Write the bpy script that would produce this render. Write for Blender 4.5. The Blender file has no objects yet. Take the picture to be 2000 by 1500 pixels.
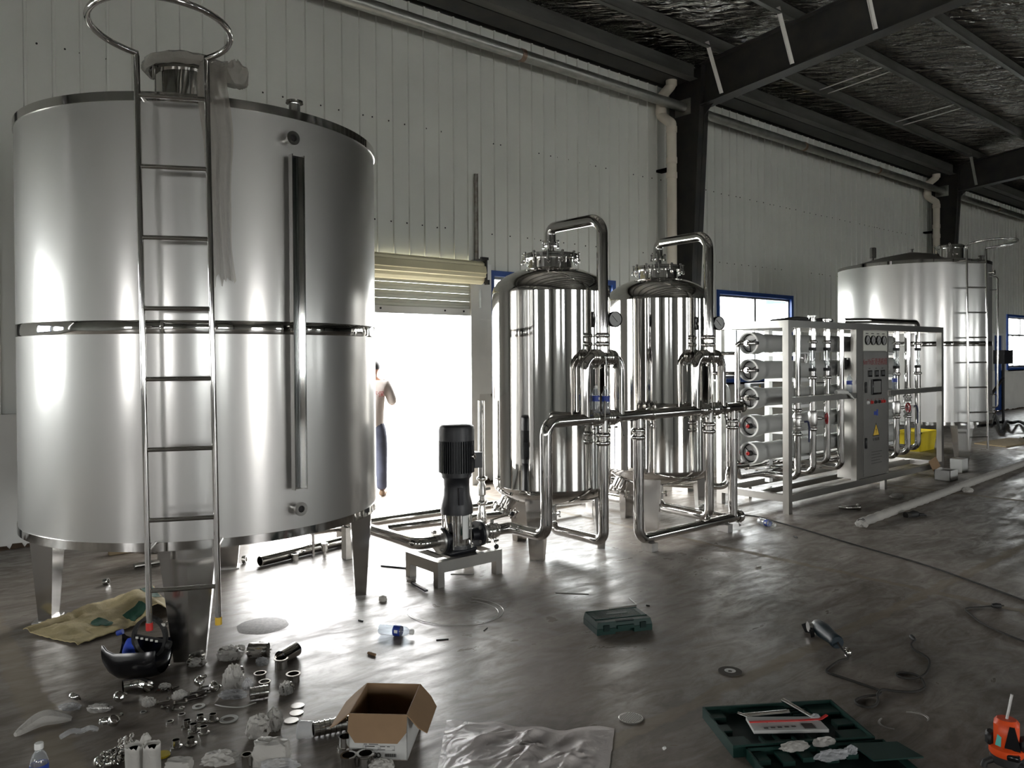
import bpy, bmesh, math, random
import numpy as np
from mathutils import Vector, Matrix, noise
R = math.radians
PI = math.pi
scene = bpy.context.scene
COL = scene.collection

# ------------------------------------------------------------------ camera
# world: X runs along the back wall (to the right, away), Y towards the back wall, Z up
CAM_H = 1.7
F_PX, CY_PX, YAW, PITCH, ROLL = 1519.38, 710.96, 0.870867, 0.00936093, -0.00665609
_fw = Vector((math.cos(YAW)*math.cos(PITCH), math.sin(YAW)*math.cos(PITCH), -math.sin(PITCH)))
_rt = Vector((math.sin(YAW), -math.cos(YAW), 0))
_up = _rt.cross(_fw)
CR = math.cos(ROLL)*_rt + math.sin(ROLL)*_up
CU = -math.sin(ROLL)*_rt + math.cos(ROLL)*_up
cam_data = bpy.data.cameras.new('camera')
cam = bpy.data.objects.new('camera', cam_data)
COL.objects.link(cam)
cam_data.sensor_fit = 'HORIZONTAL'
cam_data.sensor_width = 36.0
cam_data.lens = 36.0*F_PX/2000
cam_data.shift_y = (CY_PX-750)/2000
cam_data.clip_start = 0.05
cam_data.clip_end = 300
cam.matrix_world = Matrix(((CR.x, CU.x, -_fw.x, 0), (CR.y, CU.y, -_fw.y, 0), (CR.z, CU.z, -_fw.z, CAM_H), (0, 0, 0, 1)))
scene.camera = cam

def G(px, py, z=0.0):
    """ground point (or point at height z) seen at a pixel of the 2000x1500 photograph"""
    d = CR*((px-1000)/F_PX) - CU*((py-CY_PX)/F_PX) + _fw
    t = (z-CAM_H)/d.z
    return Vector((t*d.x, t*d.y, z))

# ------------------------------------------------------------------ world, daylight, exposure
world = bpy.data.worlds.new('overcast_sky')
scene.world = world
world.use_nodes = True
bg = world.node_tree.nodes['Background']
bg.inputs[0].default_value = (1.0, 0.995, 0.985, 1)
bg.inputs[1].default_value = 13.0
scene.view_settings.view_transform = 'Standard'
scene.view_settings.look = 'None'
scene.view_settings.gamma = 1.0
scene.view_settings.use_curve_mapping = False
scene.view_settings.exposure = 0.88
scene.cycles.use_denoising = True
scene.cycles.max_bounces = 10
scene.cycles.diffuse_bounces = 5
scene.cycles.glossy_bounces = 6
scene.cycles.transparent_max_bounces = 16
scene.cycles.sample_clamp_indirect = 8.0
scene.cycles.caustics_reflective = False
scene.cycles.caustics_refractive = False

def portal(loc, rot, sx, sy):
    """daylight guide: a portal in a window or door opening, aimed indoors (gives off no light of its own)"""
    l = bpy.data.lights.new('daylight_portal', 'AREA')
    l.shape = 'RECTANGLE'; l.size = sx; l.size_y = sy
    l.cycles.is_portal = True
    o = bpy.data.objects.new('daylight_portal', l)
    o.location = loc; o.rotation_euler = rot
    COL.objects.link(o)

# ------------------------------------------------------------------ mesh helpers
ORG = {}
class MB:
    def __init__(s):
        s.v = []; s.f = []; s.m = []; s.cm = 0
    def add(s, vs, fs):
        o = len(s.v)
        s.v.extend([tuple(p) for p in vs])
        for f in fs:
            s.f.append(tuple(i+o for i in f)); s.m.append(s.cm)
        return s
    def box(s, x0, x1, y0, y1, z0, z1):
        v = [(x0,y0,z0),(x1,y0,z0),(x1,y1,z0),(x0,y1,z0),(x0,y0,z1),(x1,y0,z1),(x1,y1,z1),(x0,y1,z1)]
        return s.add(v, [(0,3,2,1),(4,5,6,7),(0,1,5,4),(1,2,6,5),(2,3,7,6),(3,0,4,7)])
    def hexa(s, p8):
        return s.add(p8, [(0,3,2,1),(4,5,6,7),(0,1,5,4),(1,2,6,5),(2,3,7,6),(3,0,4,7)])
    def rbox(s, x0, x1, y0, y1, z0, z1, r=0.01):
        """box with chamfered vertical and top/bottom edges"""
        def ring(e, z):
            return [(x0+e+r,y0+e,z),(x1-e-r,y0+e,z),(x1-e,y0+e+r,z),(x1-e,y1-e-r,z),(x1-e-r,y1-e,z),(x0+e+r,y1-e,z),(x0+e,y1-e-r,z),(x0+e,y0+e+r,z)]
        vs = ring(r*.6, z0)+ring(0, z0+r)+ring(0, z1-r)+ring(r*.6, z1)
        fs = [tuple(range(7,-1,-1)), tuple(range(24,32))]
        for k in range(3):
            for i in range(8):
                j = (i+1) % 8
                fs.append((k*8+i, k*8+j, k*8+8+j, k*8+8+i))
        return s.add(vs, fs)
    def beam(s, p0, p1, w, h, up=(0,0,1)):
        p0 = Vector(p0); p1 = Vector(p1); d = (p1-p0).normalized(); u = Vector(up)
        a = d.cross(u)
        if a.length < 1e-4: a = d.cross(Vector((1,0,0)))
        a.normalize(); b = a.cross(d)
        a *= w/2; b *= h/2
        return s.hexa([p0-a-b, p0+a-b, p1+a-b, p1-a-b, p0-a+b, p0+a+b, p1+a+b, p1-a+b])
    def rings(s, rr, close=True, cap0=True, cap1=True):
        n = len(rr[0]); o = []
        for r in rr: o += list(r)
        fs = []
        for k in range(len(rr)-1):
            for i in range(n if close else n-1):
                j = (i+1) % n
                fs.append((k*n+i, k*n+j, (k+1)*n+j, (k+1)*n+i))
        if cap0: fs.append(tuple(range(n-1,-1,-1)))
        if cap1: fs.append(tuple(range((len(rr)-1)*n, len(rr)*n)))
        return s.add(o, fs)
    def cyl(s, p0, p1, r0, r1=None, n=16, caps=True):
        r1 = r0 if r1 is None else r1
        return s.path([p0, p1], [r0, r1], n, caps)
    def path(s, pts, rad, n=10, caps=True):
        pts = [Vector(p) for p in pts]
        if not hasattr(rad, '__len__'): rad = [rad]*len(pts)
        rr = []; pa = None
        for i, p in enumerate(pts):
            d = (pts[min(i+1,len(pts)-1)]-pts[max(i-1,0)])
            if d.length < 1e-9: d = Vector((0,0,1))
            d.normalize()
            if pa is None:
                a = d.cross(Vector((0,0,1)))
                if a.length < 1e-3: a = d.cross(Vector((0,1,0)))
            else:
                a = pa - d*pa.dot(d)
            a.normalize(); pa = a; b = d.cross(a)
            rr.append([p + a*(rad[i]*math.cos(t)) + b*(rad[i]*math.sin(t)) for t in (2*PI*k/n for k in range(n))])
        return s.rings(rr, True, caps, caps)
    def tube(s, pts, r, bend=0.0, n=12, seg=6, caps=True):
        return s.path(fillet(pts, bend, seg), r, n, caps)
    def lathe(s, prof, c=(0,0,0), ax=(0,0,1), n=32, cap0=True, cap1=True, a0=0, a1=2*PI):
        c = Vector(c); d = Vector(ax).normalized()
        a = d.cross(Vector((0,0,1)))
        if a.length < 1e-3: a = Vector((1,0,0))
        a.normalize(); b = d.cross(a)
        full = abs(a1-a0-2*PI) < 1e-6
        m = n if full else n+1
        rr = [[c + d*z + (a*math.cos(a0+(a1-a0)*k/n)+b*math.sin(a0+(a1-a0)*k/n))*max(r, 1e-5) for k in range(m)] for r, z in prof]
        return s.rings(rr, full, cap0 and full, cap1 and full)
    def ring(s, c, ax, R0, r, n=24, k=8):
        prof = [(R0+r*math.cos(2*PI*i/k), r*math.sin(2*PI*i/k)) for i in range(k+1)]
        return s.lathe(prof, c, ax, n, False, False)
    def prism(s, pts, z0, z1):
        n = len(pts)
        return s.add([(x,y,z0) for x,y in pts]+[(x,y,z1) for x,y in pts],
                     [tuple(range(n-1,-1,-1)), tuple(range(n,2*n))]+[(i,(i+1)%n,n+(i+1)%n,n+i) for i in range(n)])
    def extr(s, pts, vec):
        """3D polygon extruded by a vector"""
        n = len(pts); v = Vector(vec); pts = [Vector(p) for p in pts]
        return s.add(pts+[p+v for p in pts], [tuple(range(n-1,-1,-1)), tuple(range(n,2*n))]+[(i,(i+1)%n,n+(i+1)%n,n+i) for i in range(n)])
    def xform(s, mat):
        s.v = [tuple(mat @ Vector(p)) for p in s.v]; return s
    def mesh(s, name, mats, org=(0,0,0), sharp=38, smooth=True):
        me = bpy.data.meshes.new(name)
        ox, oy, oz = org
        me.from_pydata([(x-ox,y-oy,z-oz) for x,y,z in s.v], [], s.f)
        for mt in (mats if isinstance(mats, (list, tuple)) else [mats]): me.materials.append(mt)
        if max(s.m, default=0) > 0: me.polygons.foreach_set('material_index', s.m)
        bm = bmesh.new(); bm.from_mesh(me); bmesh.ops.recalc_face_normals(bm, faces=bm.faces); bm.to_mesh(me); bm.free()
        if smooth:
            me.polygons.foreach_set('use_smooth', [True]*len(me.polygons))
            me.set_sharp_from_angle(angle=R(sharp))
        me.update()
        return me
    def build(s, name, mats, parent=None, label=None, cat=None, group=None, kind=None, org=None, sharp=38, smooth=True):
        """parent: the thing/part it belongs to. org: base point of a top-level single-mesh thing"""
        if parent is not None: o_ = ORG[parent.name]
        else: o_ = tuple(org) if org is not None else (0,0,0)
        ob = bpy.data.objects.new(name, s.mesh(name, mats, o_, sharp, smooth))
        COL.objects.link(ob)
        ORG[ob.name] = o_
        if parent is not None: ob.parent = parent
        elif org is not None: ob.location = o_
        tag(ob, label, cat, group, kind)
        return ob
def tag(o, label=None, cat=None, group=None, kind=None):
    if label: o['label'] = label
    if cat: o['category'] = cat
    if group: o['group'] = group
    if kind: o['kind'] = kind
def thing(name, label, cat, loc, group=None, rot=None, local=False):
    o = bpy.data.objects.new(name, None); COL.objects.link(o)
    o.empty_display_size = 0.1
    o.location = loc
    if rot is not None: o.rotation_euler = rot
    ORG[o.name] = (0,0,0) if (local or rot is not None) else tuple(loc)
    tag(o, label, cat, group)
    return o
def kids(o):
    return [c for c in o.children]
def dup(root, loc, rot=None, label=None, group=None, scale=None):
    r = root.copy(); COL.objects.link(r); r.location = loc
    if rot is not None: r.rotation_euler = rot
    if scale is not None: r.scale = (scale,)*3
    if label: r['label'] = label
    if group: r['group'] = group
    for ch in kids(root):
        c = ch.copy(); COL.objects.link(c); c.parent = r
        for g in kids(ch):
            d = g.copy(); COL.objects.link(d); d.parent = c
    ORG[r.name] = ORG[root.name]
    return r
def fillet(pts, bend, seg=6):
    pts = [Vector(p) for p in pts]
    if bend <= 0 or len(pts) < 3: return pts
    out = [pts[0]]
    for i in range(1, len(pts)-1):
        p = pts[i]; a = pts[i-1]-p; b = pts[i+1]-p
        la, lb = a.length, b.length; a.normalize(); b.normalize()
        ang = a.angle(b)
        if ang > PI-0.05: out.append(p); continue
        t = min(bend/math.tan(ang/2), la*.49, lb*.49); rr = t*math.tan(ang/2)
        c = p + (a+b).normalized()*(rr/math.sin(ang/2))
        s0 = p+a*t-c; s1 = p+b*t-c; tot = s0.angle(s1); axis = s0.cross(s1).normalized()
        for k in range(seg+1):
            out.append(c + Matrix.Rotation(tot*k/seg, 3, axis) @ s0)
    out.append(pts[-1])
    return out
def spline(pts, k=8):
    """Catmull-Rom through points"""
    P = [Vector(p) for p in pts]; P = [P[0]*2-P[1]]+P+[P[-1]*2-P[-2]]; out = []
    for i in range(1, len(P)-2):
        a, b, c, d = P[i-1:i+3]
        for j in range(k):
            t = j/k
            out.append(0.5*((2*b)+(c-a)*t+(2*a-5*b+4*c-d)*t*t+(3*b-a-3*c+d)*t**3))
    out.append(P[-2]); return out
def text_mesh(txt, size, depth=0.0008):
    cu = bpy.data.curves.new('t', 'FONT'); cu.body = txt; cu.size = size; cu.extrude = depth; cu.align_x = 'CENTER'; cu.align_y = 'CENTER'
    cu.resolution_u = 2
    o = bpy.data.objects.new('t', cu); COL.objects.link(o)
    bpy.context.view_layer.update()
    me = bpy.data.meshes.new_from_object(o.evaluated_get(bpy.context.evaluated_depsgraph_get()))
    bpy.data.objects.remove(o); bpy.data.curves.remove(cu)
    return me
def text_part(name, txt, size, mat, parent, mtx, depth=0.0008, squash=1.0):
    me = text_mesh(txt, size, depth)
    me.transform(Matrix.Diagonal((squash, 1, 1, 1)))
    me.transform(mtx)
    ox, oy, oz = ORG[parent.name]; me.transform(Matrix.Translation((-ox,-oy,-oz)))
    me.materials.clear(); me.materials.append(mat)
    ob = bpy.data.objects.new(name, me); COL.objects.link(ob); ob.parent = parent
    ORG[ob.name] = ORG[parent.name]
    return ob
def crumple(c, sx, sy, sz, seed, amp=0.35, freq=3.0, nu=18, nv=10, rz=0.0, flat=True, boxy=0.0):
    """a crumpled film bag: closed, creased surface sitting on its base"""
    vs = []; fs = []; so = Vector((seed*7.31, seed*3.17, seed*1.7)); ca, sa = math.cos(rz), math.sin(rz); rg = random.Random(seed)
    tail = rg.uniform(0, 2*PI)
    for j in range(nv+1):
        th = PI*j/nv
        for i in range(nu):
            ph = 2*PI*(i+(j % 2)*.5)/nu
            d = Vector((math.sin(th)*math.cos(ph), math.sin(th)*math.sin(ph), math.cos(th)))
            ridge = 1-abs(noise.noise(d*freq*.75+so))*2
            e = 1-amp*.75*(1-ridge)+amp*.30*noise.noise(d*freq*2.1+so)+amp*.22*rg.uniform(-1, 1)*(0 if j in (0, nv) else 1)
            q = math.cos(ph-tail)*math.sin(th)
            if q > .82: e *= 1+(q-.82)*2.6*amp
            if boxy: e *= max(abs(d.x), abs(d.y), abs(d.z))**-boxy
            x, y, z = d.x*sx*e, d.y*sy*e, d.z*sz*e
            z = max(z, -sz*.55) if flat else z
            vs.append((c[0]+x*ca-y*sa, c[1]+x*sa+y*ca, c[2]+z+(sz*.55 if flat else 0)))
    for j in range(nv):
        for i in range(nu):
            k = (i+1) % nu
            a, b, d_, e_ = j*nu+i, j*nu+k, (j+1)*nu+k, (j+1)*nu+i
            if j % 2: fs += [(a, b, d_), (a, d_, e_)]
            else: fs += [(a, b, e_), (b, d_, e_)]
    m = MB(); m.add(vs, fs); return m
def sheet(corners, nx, ny, hfun, thick=0.002):
    """thin film or cloth lying between four corners, lifted by hfun(u,v)"""
    a, b, c, d = [Vector(p) for p in corners]; top = []; 
    for j in range(ny+1):
        for i in range(nx+1):
            u, v = i/nx, j/ny
            p = (a*(1-u)+b*u)*(1-v)+(d*(1-u)+c*u)*v
            q = hfun(u, v)
            if isinstance(q, (int, float)): q = (0, 0, q)
            top.append(p+Vector(q))
    n = nx+1; fs = []
    for j in range(ny):
        for i in range(nx):
            fs.append((j*n+i, j*n+i+1, (j+1)*n+i+1, (j+1)*n+i))
    N = len(top); bot = [p-Vector((0,0,thick)) for p in top]
    fb = [tuple(i+N for i in f[::-1]) for f in fs]
    edge = [i for i in range(n)]+[(j+1)*n-1 for j in range(1,ny+1)]+[ny*n+i for i in range(n-2,-1,-1)]+[j*n for j in range(ny-1,0,-1)]
    fe = [(edge[k], edge[(k+1)%len(edge)], edge[(k+1)%len(edge)]+N, edge[k]+N) for k in range(len(edge))]
    m = MB(); m.add(top+bot, fs+fb+fe); return m

# ------------------------------------------------------------------ materials
def _new(name):
    m = bpy.data.materials.new(name); m.use_nodes = True
    return m, m.node_tree.nodes, m.node_tree.links, m.node_tree.nodes['Principled BSDF']
def _set(p, **k):
    for a, b in k.items():
        if a in p.inputs: p.inputs[a].default_value = b
def col4(c): return (c[0], c[1], c[2], 1.0)
def mat(name, c, rough=0.5, metal=0.0, var=0.0, vscale=6.0, bump=0.0, bscale=40.0, stretch=(1,1,1), c2=None, rvar=0.0, **kw):
    m, N, L, p = _new(name)
    p.inputs['Base Color'].default_value = col4(c); p.inputs['Roughness'].default_value = rough; p.inputs['Metallic'].default_value = metal
    for a, b in kw.items():
        if a in p.inputs: p.inputs[a].default_value = b
    if var or c2 or bump or rvar:
        tc = N.new('ShaderNodeTexCoord'); mp = N.new('ShaderNodeMapping'); mp.inputs['Scale'].default_value = stretch
        L.new(tc.outputs['Object'], mp.inputs['Vector'])
    if var or c2:
        nz = N.new('ShaderNodeTexNoise'); nz.inputs['Scale'].default_value = vscale; nz.inputs['Detail'].default_value = 6
        L.new(mp.outputs['Vector'], nz.inputs['Vector'])
        rp = N.new('ShaderNodeValToRGB'); e = rp.color_ramp.elements
        e[0].position = .3; e[1].position = .7
        e[0].color = col4([x*(1-var) for x in c]); e[1].color = col4(c2 if c2 else [min(1, x*(1+var)) for x in c])
        L.new(nz.outputs['Fac'], rp.inputs['Fac']); L.new(rp.outputs['Color'], p.inputs['Base Color'])
    if rvar:
        n3 = N.new('ShaderNodeTexNoise'); n3.inputs['Scale'].default_value = vscale*1.7; n3.inputs['Detail'].default_value = 5
        L.new(mp.outputs['Vector'], n3.inputs['Vector'])
        mr = N.new('ShaderNodeMapRange'); mr.inputs['To Min'].default_value = max(0.02, rough-rvar); mr.inputs['To Max'].default_value = rough+rvar
        mr.inputs['From Min'].default_value = .3; mr.inputs['From Max'].default_value = .7
        L.new(n3.outputs['Fac'], mr.inputs['Value']); L.new(mr.outputs['Result'], p.inputs['Roughness'])
    if bump:
        n2 = N.new('ShaderNodeTexNoise'); n2.inputs['Scale'].default_value = bscale; n2.inputs['Detail'].default_value = 4
        L.new(mp.outputs['Vector'], n2.inputs['Vector'])
        bp = N.new('ShaderNodeBump'); bp.inputs['Strength'].default_value = bump; bp.inputs['Distance'].default_value = 0.01
        L.new(n2.outputs['Fac'], bp.inputs['Height']); L.new(bp.outputs['Normal'], p.inputs['Normal'])
    return m
MT = {}
def brushed(name, c, r0, r1, w):
    """rolled sheet: a tight mirror lobe under a broad satin haze"""
    m, N, L, p = _new(name); N.remove(p); out = N['Material Output']
    a = N.new('ShaderNodeBsdfGlossy'); b = N.new('ShaderNodeBsdfGlossy'); mx = N.new('ShaderNodeMixShader')
    for n, r in ((a, r0), (b, r1)): n.inputs['Color'].default_value = col4(c); n.inputs['Roughness'].default_value = r
    mx.inputs[0].default_value = w
    L.new(a.outputs[0], mx.inputs[1]); L.new(b.outputs[0], mx.inputs[2]); L.new(mx.outputs[0], out.inputs['Surface'])
    return m
MT['tank'] = brushed('brushed_stainless', (.53,.52,.505), .19, .50, .60)
MT['mirror'] = mat('mirror_stainless', (.62,.61,.59), .05, 1.0, bump=.012, bscale=3.0)
MT['pipe'] = mat('polished_pipe', (.58,.568,.55), .075, 1.0)
MT['satin'] = mat('satin_stainless', (.47,.46,.435), .28, 1.0, var=.05, vscale=3)
MT['legsteel'] = mat('folded_sheet_stainless', (.58,.565,.54), .17, 1.0, bump=.01, bscale=4)
MT['cast'] = mat('cast_stainless', (.55,.54,.52), .36, 1.0, var=.1, vscale=20)
MT['chrome'] = mat('bright_fitting_steel', (.68,.67,.65), .09, 1.0)
MT['panel'] = mat('painted_wall_sheet', (.73,.74,.695), .42, 0, var=.05, vscale=1.3, bump=.02, bscale=3)
MT['shaded_panel'] = mat('shade_darkened_wall_sheet', (.30,.305,.285), .5, 0, var=.1, vscale=1.3)  # wall sheeting darkened in its colour to stand for the shade of backlit walls
MT['plaster'] = mat('white_plaster', (.70,.70,.67), .8, 0, var=.05, vscale=3, bump=.05, bscale=30)
MT['beam'] = mat('dark_primer_steel', (.018,.019,.021), .5, 0, c2=(.04,.036,.03), vscale=4)
MT['purlin'] = mat('grey_purlin_steel', (.15,.15,.14), .42, .35, var=.25, vscale=3, stretch=(.4,2,2))
MT['strut'] = mat('galvanised_tube', (.42,.42,.39), .35, .85, var=.12, vscale=8)
MT['brace'] = mat('white_brace_paint', (.72,.71,.68), .5)
MT['pvc'] = mat('cream_pvc', (.72,.66,.56), .4, 0, var=.05, vscale=3)
MT['hood'] = mat('cream_shutter_hood', (.80,.74,.50), .38, .1, var=.04, vscale=2)
MT['slat'] = mat('grey_shutter_slat', (.60,.62,.56), .42, .1, var=.04, vscale=3)
MT['whitetrim'] = mat('white_trim_paint', (.84,.85,.83), .4, 0, var=.03, vscale=5)
MT['blue'] = mat('blue_window_paint', (.012,.055,.24), .4, 0, var=.12, vscale=6)
MT['blackmetal'] = mat('black_bracket_metal', (.015,.015,.016), .5, .3)
MT['alu'] = mat('aluminium_window_bar', (.18,.18,.18), .35, .7)
MT['motor'] = mat('black_motor_paint', (.010,.011,.014), .42, 0, bump=.03, bscale=60)
MT['rubber'] = mat('black_rubber', (.012,.012,.012), .6)
MT['vessel'] = mat('grey_frp_vessel', (.50,.505,.48), .42, 0, var=.04, vscale=4)
MT['vessel_rim'] = mat('white_frp_rim', (.72,.72,.69), .4)
MT['capplate'] = mat('grey_end_plate', (.48,.48,.47), .45, .2)
MT['red'] = mat('red_plastic', (.55,.03,.025), .4)
MT['redpaint'] = mat('red_handwheel_paint', (.30,.012,.014), .35)
MT['bluehandle'] = mat('blue_vinyl_handle', (.012,.018,.06), .4)
MT['whiteplastic'] = mat('white_plastic', (.75,.75,.72), .35, 0, var=.03, vscale=4)
MT['greybox'] = mat('grey_cabinet_paint', (.42,.43,.44), .4)
MT['yellow'] = mat('yellow_plastic', (.80,.62,.03), .4, 0, var=.05, vscale=4)
MT['signyellow'] = mat('yellow_sign', (.75,.48,.05), .5)
MT['black'] = mat('matte_black', (.008,.008,.008), .55)
MT['gloss_black'] = mat('glossy_black_shell', (.006,.006,.007), .18)
MT['screen'] = mat('grey_screen', (.10,.10,.10), .15)
MT['gaugeface'] = mat('gauge_face', (.30,.30,.29), .35)
MT['darkprint'] = mat('dark_print', (.05,.045,.04), .6)
MT['redprint'] = mat('red_print', (.25,.03,.03), .6)
MT['blueprint'] = mat('blue_sticker', (.02,.05,.30), .5)
MT['kraft'] = mat('kraft_cardboard', (.26,.165,.09), .8, 0, var=.08, vscale=9)
MT['boxwhite'] = mat('white_carton_print', (.50,.50,.48), .6, 0, var=.05, vscale=8)
MT['green'] = mat('dark_green_plastic', (.006,.028,.022), .5, 0, var=.1, vscale=10, **{'Specular IOR Level': .25})
MT['greendark'] = mat('dark_green_insert', (.004,.014,.012), .6, **{'Specular IOR Level': .2})
MT['orange'] = mat('orange_plastic', (.72,.075,.012), .4)
MT['bosch'] = mat('dark_teal_tool_plastic', (.004,.014,.022), .45)
MT['cable'] = mat('dark_cable_rubber', (.022,.020,.017), .8)
MT['wire'] = mat('pale_wire', (.55,.54,.52), .3, .5)
MT['gasket'] = mat('pale_gasket_rubber', (.62,.62,.58), .5)
MT['sack'] = mat('woven_sack', (.50,.41,.22), .75, 0, var=.14, vscale=14, bump=.25, bscale=90, stretch=(1,1,1))
MT['sackgreen'] = mat('green_sack_print', (.012,.075,.045), .75)
MT['wood'] = mat('plywood', (.38,.29,.17), .7, 0, var=.15, vscale=5, stretch=(1,8,1))
MT['skin'] = mat('skin', (.42,.20,.12), .55)
MT['hair'] = mat('black_hair', (.012,.010,.009), .6)
MT['shirt'] = mat('light_work_shirt', (.50,.45,.42), .85, 0, var=.06, vscale=8, bump=.2, bscale=14)
MT['jeans'] = mat('blue_jeans', (.055,.062,.095), .85, 0, var=.3, vscale=7, bump=.2, bscale=14)
MT['shoe'] = mat('tan_shoe', (.20,.13,.08), .7)
MT['collar'] = mat('red_collar_cloth', (.35,.03,.03), .8)
MT['concrete_out'] = mat('pale_yard_concrete', (.55,.55,.53), .8, 0, var=.08, vscale=1.5)
MT['turq'] = mat('turquoise_sheet', (.17,.27,.28), .6)
MT['rust'] = mat('soil_and_rust', (.055,.034,.02), .9, 0, var=.4, vscale=14, bump=.4, bscale=30)

def film(name, c, alpha, rough=.25, bump=.5, bscale=24):
    m, N, L, p = _new(name)
    _set(p, **{'Base Color': col4(c), 'Roughness': rough, 'IOR': 1.45})
    out = N['Material Output']
    tr = N.new('ShaderNodeBsdfTransparent'); tl = N.new('ShaderNodeBsdfTranslucent'); tl.inputs['Color'].default_value = col4(c)
    m1 = N.new('ShaderNodeMixShader'); m1.inputs[0].default_value = .35
    m2 = N.new('ShaderNodeMixShader'); m2.inputs[0].default_value = alpha
    L.new(p.outputs[0], m1.inputs[1]); L.new(tl.outputs[0], m1.inputs[2])
    L.new(tr.outputs[0], m2.inputs[1]); L.new(m1.outputs[0], m2.inputs[2]); L.new(m2.outputs[0], out.inputs['Surface'])
    tc = N.new('ShaderNodeTexCoord'); nz = N.new('ShaderNodeTexNoise'); nz.inputs['Scale'].default_value = bscale; nz.inputs['Detail'].default_value = 3; nz.inputs['Distortion'].default_value = 1.2
    bp = N.new('ShaderNodeBump'); bp.inputs['Strength'].default_value = bump; bp.inputs['Distance'].default_value = .02
    L.new(tc.outputs['Object'], nz.inputs['Vector']); L.new(nz.outputs['Fac'], bp.inputs['Height'])
    for n in (p, tl): L.new(bp.outputs['Normal'], n.inputs['Normal'])
    return m
MT['film'] = film('milky_plastic_film', (.66,.64,.60), .72)
MT['sheetfilm'] = film('thick_milky_sheeting', (.82,.77,.74), .92, .35, .5, 9)
MT['clearfilm'] = film('clear_plastic_film', (.75,.76,.78), .34, .12)
MT['greyfilm'] = film('dusty_clear_film', (.52,.48,.43), .52, .25)
MT['whitefilm'] = film('white_foam_wrap', (.62,.60,.56), .95, .5, .4, 18)
def glassy(name, tint=(1,1,1), refl=1.0, rough=.02, haze=0.0):
    """thin pane or bottle wall: passes light straight through, mirrors at grazing angles"""
    m, N, L, p = _new(name); N.remove(p); out = N['Material Output']
    tr = N.new('ShaderNodeBsdfTransparent'); tr.inputs[0].default_value = col4(tint)
    gl = N.new('ShaderNodeBsdfGlossy'); gl.inputs['Roughness'].default_value = rough
    fr = N.new('ShaderNodeFresnel'); fr.inputs[0].default_value = 1.45
    mx = N.new('ShaderNodeMixShader')
    ge = N.new('ShaderNodeNewGeometry'); iv = N.new('ShaderNodeMath'); iv.operation = 'SUBTRACT'; iv.inputs[0].default_value = refl
    sc_ = N.new('ShaderNodeMath'); sc_.operation = 'MULTIPLY'; sc_.inputs[1].default_value = refl; L.new(ge.outputs['Backfacing'], sc_.inputs[0]); L.new(sc_.outputs[0], iv.inputs[1])
    mu = N.new('ShaderNodeMath'); mu.operation = 'MULTIPLY'; mu.use_clamp = True
    L.new(fr.outputs[0], mu.inputs[0]); L.new(iv.outputs[0], mu.inputs[1]); L.new(mu.outputs[0], mx.inputs[0])
    L.new(tr.outputs[0], mx.inputs[1]); L.new(gl.outputs[0], mx.inputs[2])
    if haze > 0:
        df = N.new('ShaderNodeBsdfDiffuse'); df.inputs[0].default_value = (.75,.77,.8,1); m3 = N.new('ShaderNodeMixShader'); m3.inputs[0].default_value = haze
        L.new(mx.outputs[0], m3.inputs[1]); L.new(df.outputs[0], m3.inputs[2]); L.new(m3.outputs[0], out.inputs['Surface'])
    else: L.new(mx.outputs[0], out.inputs['Surface'])
    return m
MT['pane'] = glassy('window_glass', (.93,.95,.95))
MT['bottle'] = glassy('clear_bottle_plastic', (.82,.86,.90), 2.6, .05, .14)
MT['tubeglass'] = glassy('rotameter_glass', (.86,.89,.90), 2.0, .04)

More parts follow.
